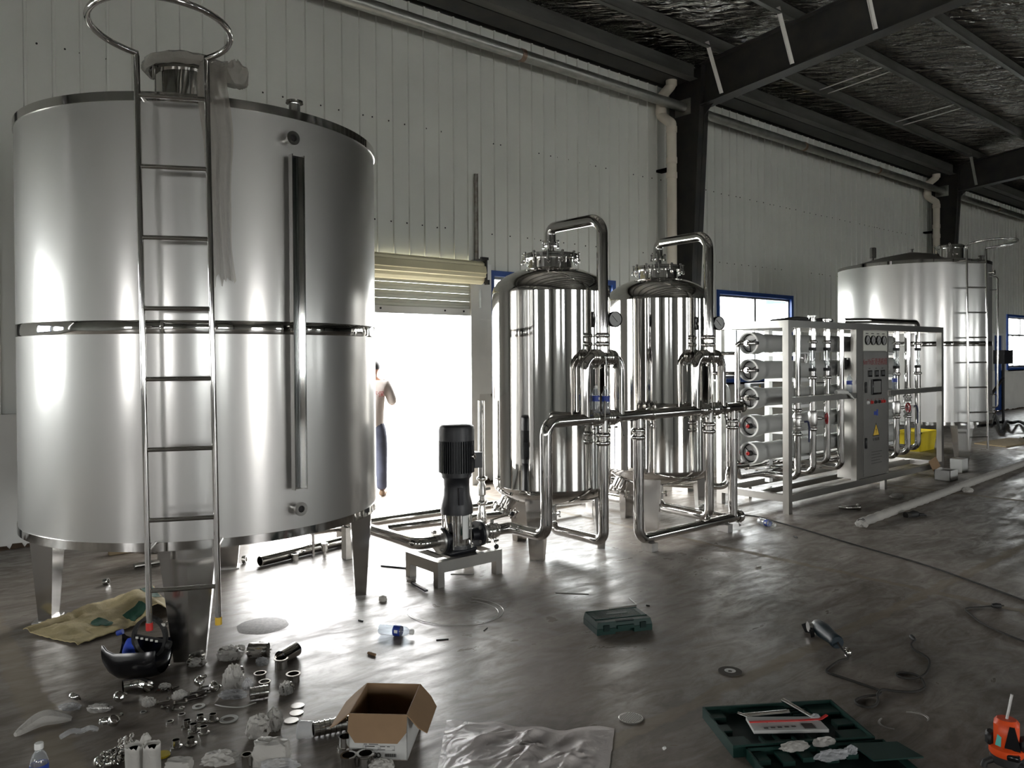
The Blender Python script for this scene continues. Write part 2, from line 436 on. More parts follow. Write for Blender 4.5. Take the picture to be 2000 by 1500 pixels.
def foil():
    m, N, L, p = _new('foil_insulation')
    _set(p, **{'Base Color': (.52,.51,.48,1), 'Metallic': 1.0, 'Roughness': .20})
    tc = N.new('ShaderNodeTexCoord'); mp = N.new('ShaderNodeMapping'); mp.inputs['Scale'].default_value = (3.0, 9.0, 1)
    mp0 = N.new('ShaderNodeMapping'); mp0.inputs['Rotation'].default_value = (0, 0, R(40)); L.new(tc.outputs['Object'], mp0.inputs['Vector']); L.new(mp0.outputs['Vector'], mp.inputs['Vector'])
    nz = N.new('ShaderNodeTexNoise'); nz.inputs['Scale'].default_value = .9; nz.inputs['Detail'].default_value = 3; nz.inputs['Distortion'].default_value = .6
    L.new(mp.outputs['Vector'], nz.inputs['Vector'])
    # netting: two crossed sets of fine diagonal cords
    wv = []
    for sgn in (1, -1):
        m2 = N.new('ShaderNodeMapping'); m2.inputs['Rotation'].default_value = (0, 0, R(62*sgn)); L.new(tc.outputs['Object'], m2.inputs['Vector'])
        w = N.new('ShaderNodeTexWave'); w.inputs['Scale'].default_value = 1.5; w.inputs['Distortion'].default_value = 1.0; w.inputs['Detail'].default_value = 1
        L.new(m2.outputs['Vector'], w.inputs['Vector']); 
        pw = N.new('ShaderNodeMath'); pw.operation = 'POWER'; pw.inputs[1].default_value = 30; L.new(w.outputs['Fac'], pw.inputs[0]); wv.append(pw)
    ad = N.new('ShaderNodeMath'); ad.operation = 'MAXIMUM'; L.new(wv[0].outputs[0], ad.inputs[0]); L.new(wv[1].outputs[0], ad.inputs[1])
    su = N.new('ShaderNodeMath'); su.operation = 'MULTIPLY_ADD'; su.inputs[1].default_value = -.02; L.new(ad.outputs[0], su.inputs[0]); L.new(nz.outputs['Fac'], su.inputs[2])
    bp = N.new('ShaderNodeBump'); bp.inputs['Strength'].default_value = 1.0; bp.inputs['Distance'].default_value = .13
    L.new(su.outputs[0], bp.inputs['Height']); L.new(bp.outputs['Normal'], p.inputs['Normal'])
    mx = N.new('ShaderNodeMix'); mx.data_type = 'RGBA'; mx.inputs[6].default_value = (.52,.51,.48,1); mx.inputs[7].default_value = (.44,.43,.41,1)
    L.new(ad.outputs[0], mx.inputs[0]); L.new(mx.outputs[2], p.inputs['Base Color'])
    return m
MT['foil'] = foil()

def floor_mat():
    m, N, L, p = _new('worn_concrete')
    tc = N.new('ShaderNodeTexCoord'); sep = N.new('ShaderNodeSeparateXYZ'); L.new(tc.outputs['Object'], sep.inputs[0])
    def nz(scale, detail=6, st=(1,1,1), rot=0, dist=0.0, rough=.6):
        mp = N.new('ShaderNodeMapping'); mp.inputs['Scale'].default_value = st; mp.inputs['Rotation'].default_value = (0,0,rot); L.new(tc.outputs['Object'], mp.inputs['Vector'])
        n = N.new('ShaderNodeTexNoise'); n.inputs['Scale'].default_value = scale; n.inputs['Detail'].default_value = detail; n.inputs['Distortion'].default_value = dist; n.inputs['Roughness'].default_value = rough
        L.new(mp.outputs['Vector'], n.inputs['Vector']); return n.outputs['Fac']
    def mth(op, a, b=None, c=None, clamp=False):
        n = N.new('ShaderNodeMath'); n.operation = op; n.use_clamp = clamp
        for i, x in enumerate((a, b, c)):
            if x is None: continue
            if isinstance(x, (int, float)): n.inputs[i].default_value = x
            else: L.new(x, n.inputs[i])
        return n.outputs[0]
    def mixc(f, a, b):
        n = N.new('ShaderNodeMix'); n.data_type = 'RGBA'
        L.new(f, n.inputs[0])
        for i, x in ((6, a), (7, b)):
            if isinstance(x, tuple): n.inputs[i].default_value = col4(x)
            else: L.new(x, n.inputs[i])
        return n.outputs[2]
    def rng(v, a, b, c=0.0, d=1.0):
        n = N.new('ShaderNodeMapRange'); n.inputs[1].default_value = a; n.inputs[2].default_value = b; n.inputs[3].default_value = c; n.inputs[4].default_value = d
        L.new(v, n.inputs[0]); return n.outputs[0]
    big = nz(.55, 7, dist=.6); mid = nz(2.6, 8, (1,2.2,1), R(24), 1.1, .65); fine = nz(16, 6, (1,1.8,1), R(24)); streak = nz(1.5, 6, (1,7,1), R(30), .4, .62)
    c = mixc(rng(big, .35, .65), (.140,.115,.092), (.245,.212,.178))
    c = mixc(rng(mid, .42, .66), c, (.300,.266,.232))
    c = mixc(rng(streak, .50, .82, 0, .6), c, (.105,.086,.068))
    c = mixc(rng(fine, .48, .85, 0, .5), c, (.055,.047,.039))
    wob = mth('MULTIPLY', mth('SUBTRACT', nz(7, 6), .5), .13)
    def line(axis, pos, half):
        v = mth('ABSOLUTE', mth('ADD', mth('SUBTRACT', sep.outputs[axis], pos), wob))
        return mth('MULTIPLY', mth('SUBTRACT', 1.0, rng(v, half*.8, half*1.25)), rng(mid, .10, .50, .35, 1.0))
    ln = None
    for ax, pos, h in ((1, 2.33, .040), (0, .65, .065), (0, 5.86, .036), (0, 10.25, .060), (1, -3.0, .05), (0, 15.6, .06), (0, -4.6, .06), (0, 21, .06)):
        v = line(ax, pos, h); ln = v if ln is None else mth('MAXIMUM', ln, v)
    c = mixc(mth('MULTIPLY', ln, .62), c, (.30,.25,.185))
    # turning arcs left by trolleys on the slab
    dx = mth('SUBTRACT', sep.outputs[0], 4.35); dy = mth('SUBTRACT', sep.outputs[1], 4.3)
    rad = mth('SQRT', mth('ADD', mth('MULTIPLY', dx, dx), mth('MULTIPLY', dy, dy)))
    arcs = mth('SINE', mth('MULTIPLY', mth('ADD', rad, mth('MULTIPLY', nz(2.0), .35)), 26.0))
    inside = mth('SUBTRACT', 1.0, rng(mth('ABSOLUTE', mth('SUBTRACT', rad, 1.15)), .5, 1.0))
    arcm = mth('MULTIPLY', rng(arcs, .3, 1.0), mth('MULTIPLY', inside, rng(nz(1.1), .42, .62)))
    c = mixc(mth('MULTIPLY', arcm, .5), c, (.30,.28,.26))
    L.new(c, p.inputs['Base Color'])
    ro = mth('ADD', rng(mid, .3, .72, .54, .25), rng(streak, .4, .75, -.03, .12))
    ro = mth('SUBTRACT', ro, mth('MULTIPLY', arcm, .10)); ro = mth('ADD', ro, mth('MULTIPLY', ln, .25))
    L.new(mth('MAXIMUM', ro, .25), p.inputs['Roughness'])
    p.inputs['Specular IOR Level'].default_value = .5
    bp = N.new('ShaderNodeBump'); bp.inputs['Strength'].default_value = .05; bp.inputs['Distance'].default_value = .01
    L.new(mth('ADD', mid, mth('MULTIPLY', fine, .4)), bp.inputs['Height']); L.new(bp.outputs['Normal'], p.inputs['Normal'])
    return m
MT['floor'] = floor_mat()
# ================================================================== THE SETTING
WY = 8.3                      # inner face of the back wall
XL, XR, YF = -10.0, 58.0, -12.3
MB().box(XL-.3, XR+.3, YF-.3, WY+.25, -.2, 0).build('floor', MT['floor'], kind='structure')
MB().box(-60, 90, -70, 90, -.30, -.205).build('yard_ground', MT['concrete_out'], kind='structure', label='pale concrete yard around the hall')

def wall_pieces(u0, u1, z0, z1, holes):
    """rectangles (u0,u1,z0,z1) that fill a wall face around its holes"""
    us = sorted({u0, u1, *[e for h in holes for e in h[:2] if u0 < e < u1]})
    out = []
    for a, b in zip(us[:-1], us[1:]):
        hs = sorted([h for h in holes if h[0] <= a+1e-6 and h[1] >= b-1e-6], key=lambda h: h[2])
        z = z0
        for h in hs:
            if h[2] > z+1e-6: out.append((a, b, z, min(h[2], z1)))
            z = max(z, h[3])
        if z < z1-1e-6: out.append((a, b, z, z1))
    return out
WIN_Z = (1.2, 2.88)
DOOR = (3.25, 6.25, 0.0, 2.95)
BLUE_DOOR = (25.36, 26.03, 0.0, 2.23)
back_wins = [(-7.85, -5.3), (-4.85, -2.3), (6.60, 9.12), (11.80, 14.36), (26.47, 29.0)]
holes = [(a, b, *WIN_Z) for a, b in back_wins] + [DOOR, BLUE_DOOR]
m = MB()
for a, b, z0, z1 in wall_pieces(XL, XR, 0, 1.2, [h for h in holes if h[2] < 1.2]): m.box(a, b, WY-.03, WY+.2, z0, min(z1, 1.2))
wall_back = m.build('wall_back', MT['plaster'], kind='structure')
# ribbed sheeting above the plastered base: one object for each sheet pitch in view
PITCH_P = .2297
def panel_piece(a, b, z0, z1, rib=True):
    m = MB(); y = WY+.02
    if rib: pr = [(a, y), (a+.006, y-.024), (a+.026, y-.024), (a+.034, y), (b, y)]
    else: pr = [(a, y), (b, y)]
    n = len(pr)
    vs = [(x, yy, z0) for x, yy in pr] + [(x, yy, z1) for x, yy in pr] + [(x, y+.03, z0) for x, yy in pr] + [(x, y+.03, z1) for x, yy in pr]
    fs = [(i, i+1, n+i+1, n+i) for i in range(n-1)] + [(2*n+i+1, 2*n+i, 3*n+i, 3*n+i+1) for i in range(n-1)]
    fs += [(0, n, 3*n, 2*n), (n-1, 2*n-1, 4*n-1, 3*n-1)]
    m.add(vs, fs); return m
full_mesh = None
x = 1.19-PITCH_P*7
upper = [h for h in holes if h[3] > 1.2]
TOPZ = 6.16
while x < 29.6:
    cuts = sorted({x, x+PITCH_P, *[e for h in upper for e in (h[0], h[1]) if x+.015 < e < x+PITCH_P-.015]})
    for a, b in zip(cuts[:-1], cuts[1:]):
        inh = [h for h in upper if h[0] < (a+b)/2 < h[1]]
        z0 = max([1.2]+[h[3] for h in inh])
        if not inh and len(cuts) == 2:
            if full_mesh is None: full_mesh = panel_piece(0, PITCH_P, z0, TOPZ).mesh('wall_panel', MT['panel'])
            o = bpy.data.objects.new('wall_panel', full_mesh); COL.objects.link(o); o.location = (x, 0, 0); o.parent = wall_back
        else: panel_piece(a, b, z0, TOPZ, abs(a-x) < 1e-6 and b-a > .04).build('wall_panel', MT['panel'], wall_back)
    x += PITCH_P
m = MB()
for a, b, z0, z1 in wall_pieces(XL, 1.19-PITCH_P*7, 1.2, TOPZ, upper)+wall_pieces(29.6, XR, 1.2, TOPZ, []): m.box(a, b, WY+.02, WY+.05, z0, z1)
m.build('wall_sheeting', MT['panel'], wall_back)
m = MB()
random.seed(4)
for zz in (4.62, 3.38):
    xx = 1.3
    while xx < 20:
        if not (6 < xx < 6.5): m.cyl((xx, WY+.021, zz+random.uniform(-.012, .012)), (xx, WY+.012, zz), .009, n=6)
        xx += PITCH_P*random.choice((1, 1, 1, .55, 1.4))
m.build('screw_heads', MT['blackmetal'], wall_back, kind='stuff')
# soil and crumbled plaster along the foot of the wall
m = MB(); random.seed(8)
for a, b in ((XL+2, 3.0), (6.4, 30)):
    xx = a
    while xx < b:
        w = random.uniform(.06, .2); h = random.uniform(.008, .045)
        m.hexa([(xx,WY-.03-random.uniform(.02,.07),0),(xx+w,WY-.03-random.uniform(.02,.07),0),(xx+w,WY-.028,0),(xx,WY-.028,0),(xx+.02,WY-.05,h),(xx+w-.02,WY-.05,h*.8),(xx+w-.02,WY-.031,h*1.3),(xx+.02,WY-.031,h*1.4)])
        xx += w*random.uniform(.8, 1.1)
m.build('soil_line', MT['rust'], wall_back, kind='stuff')
# ledge debris left of the big tank
m = MB(); m.box(.3, 1.5, WY-.075, WY-.0, 1.195, 1.215); m.build('trim_1', MT['plaster'], kind='structure')

front_holes = [(-6.6,-4.05,1.2,2.88), (-2.4,-1.0,1.2,2.88), (3.6,6.2,0,2.9), (9.4,10.6,1.2,2.88), (14.3,16.9,1.2,2.88), (19.5,22.0,1.2,2.88), (25.0,27.5,1.2,2.88)]
m = MB()
for a, b, z0, z1 in wall_pieces(XL, XR, 0, 6.56, front_holes): m.box(a, b, YF-.2, YF, z0, z1)
m.build('wall_front', MT['shaded_panel'], kind='structure')
left_holes = [(-.9, .5, 1.2, 2.88), (-8.5, -6.0, 1.2, 2.88)]
m = MB()
for a, b, z0, z1 in wall_pieces(YF, WY, 0, 7.6, left_holes): m.box(XL-.2, XL, a, b, z0, z1)
m.build('wall_left', MT['shaded_panel'], kind='structure')
right_holes = []
m = MB()
for a, b, z0, z1 in wall_pieces(YF, WY, 0, 7.6, right_holes): m.box(XR, XR+.2, a, b, z0, z1)
m.build('wall_right', MT['shaded_panel'], kind='structure')

# daylight portals in every opening
portal(((DOOR[0]+DOOR[1])/2, WY+.3, 1.15), (R(-90), 0, 0), 3.0, 2.3)
for a, b in back_wins: portal(((a+b)/2, WY+.25, 2.04), (R(-90), 0, 0), b-a, 1.68)
for a, b, z0, z1 in front_holes: portal(((a+b)/2, YF-.25, (z0+z1)/2), (R(90), 0, 0), b-a, z1-z0)
for a, b, z0, z1 in left_holes: portal((XL-.25, (a+b)/2, (z0+z1)/2), (R(90), 0, R(-90)), b-a, z1-z0)
for a, b, z0, z1 in right_holes: portal((XR+.25, (a+b)/2, (z0+z1)/2), (R(90), 0, R(90)), b-a, z1-z0)

# ---------------------------------------------------------------- windows
def window(n, a, b, yin, sgn, detail=True):
    """sgn: +1 outside lies at +Y"""
    root = bpy.data.objects.new('window_%d' % n, None); COL.objects.link(root)
    root.location = ((a+b)/2, yin, WIN_Z[0]); root['kind'] = 'structure'; ORG[root.name] = tuple(root.location)
    z0, z1 = WIN_Z; fw = .075; zt = 2.26
    def B(m, x0, x1, d0, d1, za, zb):
        y0, y1 = sorted((yin+sgn*d0, yin+sgn*d1)); m.box(x0, x1, y0, y1, za, zb)
    m = MB()
    for x0, x1, za, zb in ((a, b, z1-fw, z1), (a, b, z0, z0+fw*.9), (a, a+fw, z0+fw*.9, z1-fw), (b-fw, b, z0+fw*.9, z1-fw)): B(m, x0, x1, -.035, .10, za, zb)
    m.build('window_frame', MT['blue'], root)
    ia, ib, iz0, iz1 = a+fw, b-fw, z0+fw*.9, z1-fw
    m = MB()
    for x0, x1, za, zb in ((ia, ib, iz1-.04, iz1), (ia, ib, iz0, iz0+.06), (ia, ia+.035, iz0, iz1), (ib-.035, ib, iz0, iz1)): B(m, x0, x1, .02, .08, za, zb)
    m.build('sash_frame', MT['alu'], root)
    m = MB(); B(m, ia, ib, .02, .08, zt-.025, zt+.025); m.build('transom', MT['alu'], root)
    m = MB(); B(m, (a+b)/2-.03, (a+b)/2+.03, .02, .08, zt+.025, iz1-.04); m.build('mullion', MT['alu'], root)
    xs = [ia+(ib-ia)*k/4 for k in (1, 2, 3)]
    for k, xx in enumerate(xs):
        m = MB(); B(m, xx-.018, xx+.018, .03, .075, iz0+.06, zt-.025); m.build('mullion', MT['alu'], root)
    e = [ia+.03]+xs+[ib-.03]
    for x0, x1 in zip(e[:-1], e[1:]):
        m = MB(); B(m, x0, x1, .05, .055, iz0+.05, zt-.02); m.build('pane', MT['pane'], root)
    for x0, x1 in ((ia+.03, (a+b)/2), ((a+b)/2, ib-.03)):
        m = MB(); B(m, x0, x1, .05, .055, zt+.02, iz1-.03); m.build('pane', MT['pane'], root)
    m = MB(); B(m, a-.02, b+.02, -.05, .04, z0-.035, z0); m.build('window_sill', MT['whitetrim'], root)
    return root
k = 1
for a, b in back_wins: window(k, a, b, WY+.02, 1); k += 1
for a, b, z0, z1 in front_holes:
    if z0 > 0: window(k, a, b, YF, -1); k += 1
t = thing('yard_shed', 'blue shed roof seen outside through the second window', 'shed', (19.3, 10.4, -.205))
MB().box(18.2, 20.4, 10.25, 10.5, -.205, 2.72).build('walls', MT['plaster'], t)
MB().hexa([(17.1,10.2,2.95),(20.6,10.2,2.6),(20.6,10.6,2.6),(17.1,10.6,2.95),(17.1,10.2,3.05),(20.6,10.2,3.05),(20.6,10.6,3.05),(17.1,10.6,3.05)]).build('roof', MT['blue'], t)

# ---------------------------------------------------------------- roller shutter door
dr = bpy.data.objects.new('door_1', None); COL.objects.link(dr); dr.location = (4.75, WY, 0); dr['kind'] = 'structure'; ORG[dr.name] = (4.75, WY, 0)
# ribbed cream hood, built as a profile (Y outwards, Z) swept along X
prof = [(8.29,2.94),(8.10,2.955),(8.03,2.945),(7.985,2.915),(7.985,2.885),(7.955,2.875),(7.945,2.83),(7.935,2.785),(7.955,2.775),(7.955,2.735),(7.985,2.725),(7.99,2.69),(8.02,2.655),(8.06,2.645),(8.06,2.665),(8.29,2.68)]
m = MB(); x0, x1 = 3.1, 6.27
m.add([(x0, y, z) for y, z in prof]+[(x1, y, z) for y, z in prof],
      [(i, (i+1) % 16, 16+(i+1) % 16, 16+i) for i in range(16)]+[tuple(range(16)), tuple(range(31, 15, -1))])
m.build('hood', MT['hood'], dr, sharp=15)
m = MB(); m.box(6.272, 6.29, 7.95, 8.29, 2.66, 2.99); m.box(6.20, 6.31, 7.95, 7.99, 2.96, 2.995); m.box(6.275, 6.31, 7.93, 8.0, 2.64, 2.70); m.build('hood_bracket', MT['blackmetal'], dr)
z = 2.93
sl = None
while z > 2.34:
    if sl is None:
        m = MB(); pr = [(8.245,.0),(8.235,-.006),(8.228,-.030),(8.236,-.048),(8.228,-.056),(8.228,-.086),(8.240,-.0985),(8.252,-.0985),(8.252,0)]
        m.add([(3.25, y, zz) for y, zz in pr]+[(6.27, y, zz) for y, zz in pr], [(i, (i+1) % 9, 9+(i+1) % 9, 9+i) for i in range(9)]+[tuple(range(9)), tuple(range(17, 8, -1))])
        sl = m.build('slat', MT['slat'], dr, sharp=12); sl.location = (0, 0, z)
    else:
        o = sl.copy(); COL.objects.link(o); o.location = (0, 0, z); o.parent = dr
    z -= .1
m = MB(); m.box(3.25, 6.27, 8.222, 8.262, 2.245, z+.005); m.build('bottom_bar', MT['whitetrim'], dr)
for a, b in ((6.21, 6.345), (3.16, 3.29)):
    m = MB(); m.box(a, b, 8.205, 8.33, 0.0, 2.68); m.build('guide_rail', MT['whitetrim'], dr)
m = MB(); m.box(6.345, 6.60, 8.262, 8.32, 1.2, 2.95); m.box(6.345, 6.60, 8.258, 8.263, 2.205, 2.215); m.build('trim_2', MT['whitetrim'], kind='structure')
m = MB(); m.box(6.36, 6.40, 8.23, 8.262, 2.36, 2.60); m.build('rail_bracket', MT['strut'], dr)
for xx in (3.9, 4.85, 5.8, 6.1): MB().cyl((xx, 8.222, 2.30), (xx, 8.212, 2.30), .012, n=8).build('rivet', MT['blackmetal'], dr)
m = MB(); m.box(6.345, 6.375, 8.27, 8.30, 2.99, 4.15); m.box(6.375, 6.378, 8.25, 8.30, 2.99, 4.15); m.build('wall_channel', mat('rusty_channel', (.20,.17,.14), .6, .5, c2=(.42,.41,.38), vscale=12), label='rusty upright steel channel on the wall above the shutter hood', cat='channel', org=(6.36, 8.28, 2.99))
dd = MB(); dd.box(25.36, 26.03, WY+.02, WY+.07, 0.02, 2.23); d2 = dd.build('door_2', MT['blue'], kind='structure')
m = MB(); m.box(25.30, 25.36, WY-.02, WY+.1, 0, 2.29); m.box(26.03, 26.09, WY-.02, WY+.1, 0, 2.29); m.box(25.36, 26.03, WY-.02, WY+.1, 2.23, 2.29); m.build('door_frame', MT['whitetrim'], d2)

# ---------------------------------------------------------------- steel frame
SL = .09
def zb(y): return 5.73+SL*(7.6-y)          # underside of rafters
def zt_(y): return 6.37+SL*(7.6-y)         # top of rafters
RIDGE = -2.0
def ibeam_col(X, sgn):
    """tapered column; sgn +1 at the back wall, -1 at the front wall (mirrored about the ridge)"""
    f = (lambda y: y) if sgn > 0 else (lambda y: 2*RIDGE-y)
    yi = lambda z: 7.957-.0635*z
    ms = []
    m = MB(); t = .008; top = 6.36
    p = [(8.22,0),(8.22,top),(yi(5.7)-.0,top),(yi(5.7),5.72),(yi(0),0)]
    m.add([(X-t,f(y),z) for y,z in p]+[(X+t,f(y),z) for y,z in p], [tuple(range(5)),tuple(range(9,4,-1))]+[(i,(i+1)%5,5+(i+1)%5,5+i) for i in range(5)])
    web = m
    m = MB()
    a, b = yi(0), yi(5.72)
    q = [(a-.016,0),(a,0),(b,6.36),(b-.016,6.36)]
    m.add([(X-.12,f(y),z) for y,z in q]+[(X+.12,f(y),z) for y,z in q], [tuple(range(4)),tuple(range(7,3,-1))]+[(i,(i+1)%4,4+(i+1)%4,4+i) for i in range(4)])
    ya, yb = sorted((f(8.205), f(8.22)))
    m2 = MB(); m2.box(X-.12, X+.12, ya, yb, 0, top)
    ya, yb = sorted((f(7.9), f(8.25)))
    m3 = MB(); m3.box(X-.17, X+.17, ya, yb, 0, .02)
    return web, m, m2, m3
cols = [(.05, 'tapered dark steel column at the back wall behind the big tank'), (10.5, 'tapered dark steel column beside the cream downpipe behind the polished filters'), (20.95, 'tapered dark steel column behind the far storage tank'), (31.4, 'second last tapered dark steel column on the back wall'), (41.85, 'farthest tapered dark steel column on the back wall')]
for X, lab in cols:
    r = thing('steel_column', lab, 'column', (X, 8.1, 0), 'tapered columns along the back wall')
    for nm, mm in zip(('web', 'inner_flange', 'outer_flange', 'base_plate'), ibeam_col(X, 1)): mm.build(nm, MT['beam'], r)
    r2 = thing('steel_column', 'tapered dark steel column on the wall behind the viewer', 'column', (X, 2*RIDGE-8.1, 0), 'tapered columns along the front wall')
    for nm, mm in zip(('web', 'inner_flange', 'outer_flange', 'base_plate'), ibeam_col(X, -1)): mm.build(nm, MT['beam'], r2)
rl = {.05: 'dark roof rafter above and behind the big tank', 10.5: 'dark roof rafter with white braces, nearest in view', 20.95: 'dark roof rafter above the far storage tank', 31.4: 'second farthest dark roof rafter', 41.85: 'farthest dark roof rafter'}
for X, _ in cols:
    r = thing('roof_rafter', rl[X], 'rafter', (X, RIDGE, zb(RIDGE)), 'dark roof rafters')
    t = .008
    for nm, o0, o1, w in (('web', 0, .64, t), ('bottom_flange', -.016, 0, .12), ('top_flange', .64, .656, .12)):
        m = MB()
        for s in (1, -1):
            f = (lambda y: y) if s > 0 else (lambda y: 2*RIDGE-y)
            y0, y1 = 7.62, RIDGE
            m.hexa([(X-w,f(y0),zb(y0)+o0),(X+w,f(y0),zb(y0)+o0),(X+w,f(y1),zb(y1)+o0),(X-w,f(y1),zb(y1)+o0),(X-w,f(y0),zb(y0)+o1),(X+w,f(y0),zb(y0)+o1),(X+w,f(y1),zb(y1)+o1),(X-w,f(y1),zb(y1)+o1)])
        m.build(nm, MT['beam'], r)
    m = MB(); m.extr([(X-.006, 7.6, 5.72), (X-.006, 7.42, 5.742), (X-.006, 7.6, 5.58)], (.012, 0, 0)); m.build('knee_gusset', MT['beam'], r)
# purlins
pys = []
y = 7.22
while y > RIDGE+.3: pys.append(y); y -= 1.2
pl = ['first', 'second', 'third', 'fourth', 'fifth', 'sixth', 'seventh', 'eighth']
for i, y in enumerate(pys):
    for s in (1, -1):
        f = y if s > 0 else 2*RIDGE-y
        z0 = zt_(y)+.015; h = .22
        m = MB()
        m.box(XL, XR, f-.004, f+.004, z0, z0+h); d = -s
        a, b = sorted((f, f+d*.07)); m.box(XL, XR, a, b, z0, z0+.006)
        a, b = sorted((f, f-d*.07)); m.box(XL, XR, a, b, z0+h-.006, z0+h)
        a, b = sorted((f+d*.066, f+d*.07)); m.box(XL, XR, a, b, z0, z0+.02)
        lab = ('%s long grey roof purlin counted from the back wall' % pl[i]) if s > 0 else 'grey roof purlin on the roof slope behind the viewer'
        m.build('roof_purlin', MT['purlin'], label=lab, cat='purlin', group='roof purlins', org=((XL+XR)/2, f, z0))
# eave channel and gutter soffit, one length for each bay
bays = [(XL, -.08), (.18, 10.37), (10.63, 20.82), (21.08, 31.27), (31.53, 41.72), (41.98, XR)]
bnm = ['the left end bay', 'the big tank bay', 'the bay behind the rack', 'the far tank bay', 'the sixth bay', 'the right end bay']
for s in (1, -1):
    f = (lambda y: y) if s > 0 else (lambda y: 2*RIDGE-y)
    wn = 'back' if s > 0 else 'front'
    for (xa, xb), bn in zip(bays, bnm):
        m = MB()
        def bx(y0, y1, z0, z1):
            a, b = sorted((f(y0), f(y1))); m.box(xa, xb, a, b, z0, z1)
        bx(7.715, 7.722, 6.14, 6.38); bx(7.722, 7.80, 6.14, 6.148); bx(7.722, 7.80, 6.372, 6.38); bx(7.64, 7.722, 6.14, 6.146)
        m.build('eave_channel', MT['purlin'], label='grey eave channel above the %s wall in %s' % (wn, bn), cat='channel', group='eave channels', org=((xa+xb)/2, f(7.75), 6.14))
        m = MB(); bx(7.84, 8.19, 6.15, 6.17); bx(7.84, 7.86, 6.17, 6.30)
        m.build('eave_gutter', MT['beam'], label='dark gutter underside above the %s wall in %s' % (wn, bn), cat='gutter', group='eave gutters', org=((xa+xb)/2, f(8.1), 6.15))
MB().box(XL, XR, WY, WY+.08, TOPZ, 6.60).build('trim_3', MT['beam'], kind='structure')
# foil ceiling (two slopes)
m = MB(); h = .245
for s in (1, -1):
    f = (lambda y: y) if s > 0 else (lambda y: 2*RIDGE-y)
    y0, y1 = 8.55, RIDGE
    m.hexa([(XL-.2,f(y0),zt_(y0)+h),(XR+.2,f(y0),zt_(y0)+h),(XR+.2,f(y1),zt_(y1)+h),(XL-.2,f(y1),zt_(y1)+h),(XL-.2,f(y0),zt_(y0)+h+.06),(XR+.2,f(y0),zt_(y0)+h+.06),(XR+.2,f(y1),zt_(y1)+h+.06),(XL-.2,f(y1),zt_(y1)+h+.06)])
m.build('ceiling', MT['foil'], kind='structure')
# white fly braces on the rafters
brl = {10.5: ['white angle brace nearest the downpipe on the near rafter', 'second white angle brace on the near rafter', 'third white angle brace on the near rafter', 'fourth angle brace on the near rafter'],
       20.95: ['grey angle brace nearest the column on the far rafter', 'second grey angle brace on the far rafter', 'third angle brace on the far rafter', 'fourth angle brace on the far rafter'],
       31.4: ['first brace on the farthest rafter', 'second brace on the farthest rafter', 'third brace on the farthest rafter', 'fourth brace on the farthest rafter']}
for X in (10.5, 20.95, 31.4):
    for i, y in enumerate(pys[:4]):
        m = MB(); p0 = Vector((X-.125, y-.03, zb(y)+.03)); p1 = Vector((X-.50, y-.03, zt_(y)+.10))
        m.beam(p0, p1, .006, .055, up=(0,1,0)); m.beam(p0+Vector((0,.025,0)), p1+Vector((0,.025,0)), .045, .006, up=(0,1,0))
        m.build('angle_brace', MT['brace'] if X < 11 else MT['strut'], label=brl[X][i], cat='brace', group='angle braces on the rafters', org=tuple(p0))
# sag rods between the first two purlins
for X, lab in ((13.72, 'pale thin tie rod, left of the nearer pair between two purlins'), (13.42, 'pale thin tie rod, outer of the nearer pair between two purlins'), (16.85, 'pale thin tie rod of the far pair between two purlins'), (16.5, 'second pale thin tie rod of the far pair between purlins')):
    MB().cyl((X, pys[0], zt_(pys[0])+.10), (X-.05, pys[1], zt_(pys[1])+.06), .011, n=8).build('tie_rod', MT['brace'], label=lab, cat='rod', group='roof tie rods', org=(X, pys[0], 6.5))
# horizontal tie struts between columns
sls = {.05: 'long grey tie tube high on the wall above the big tank', 10.5: 'long grey tie tube high on the wall right of the downpipe', 20.95: 'farthest grey tie tube high on the wall'}
for X0, X1 in ((.05, 10.5), (10.5, 20.95), (20.95, 31.4)):
    r = thing('tie_tube', sls[X0], 'tube', (X0, 8.0, 5.79), 'tie tubes between the columns')
    MB().cyl((X0+.03, 8.0, 5.79), (X1-.03, 8.0, 5.79), .078, n=18).build('tube', MT['strut'], r)
    for xx in (X0+.02, X1-.02): MB().box(xx-.008, xx+.008, 7.86, 8.18, 5.66, 5.92).build('end_plate', MT['strut'], r)
    for k in (.36, .66):
        xx = X0+(X1-X0)*k; MB().lathe([(.078,-.04),(.086,-.035),(.086,.035),(.078,.04)], (xx, 8.0, 5.79), (1,0,0), 18, False, False).build('weld_collar', mat('rusty_weld', (.30,.22,.16), .6, .5), r)
# cream downpipes
for X, lab in ((10.13, 'cream plastic downpipe with a kink beside the near column'), (20.5, 'cream plastic downpipe with a kink beside the far column')):
    r = thing('downpipe', lab, 'pipe', (X, 8.0, 0), 'cream downpipes')
    MB().tube([(X,7.98,6.15),(X,7.98,6.07),(X,8.195,5.93),(X,8.195,5.63),(X,7.98,5.46),(X,7.98,0.02)], .08, .06, n=18).build('pipe', MT['pvc'], r)
    for z0 in (6.11, 5.70, 5.36, 4.86, 4.62): 
        yy = 7.98 if z0 > 5.9 or z0 < 5.4 else 8.195
        MB().lathe([(.08,-.05),(.09,-.045),(.09,.045),(.08,.05)], (X, yy, z0), (0,0,1), 18, False, False).build('coupling', MT['pvc'], r)
        MB().box(X-.02, X+.12, 8.05, 8.285, 4.72, 4.76).build('clamp', MT['blackmetal'], r)
# outside
t = thing('yard_sign', 'pale turquoise board on posts in the bright yard', 'board', (11.2, 15.0, -.205))
MB().box(10.78, 11.9, 14.98, 15.03, .85, 2.05).build('board', MT['turq'], t)
for xx in (10.85, 11.8): MB().box(xx, xx+.05, 15.03, 15.08, -.205, 2.0).build('post', MT['strut'], t)
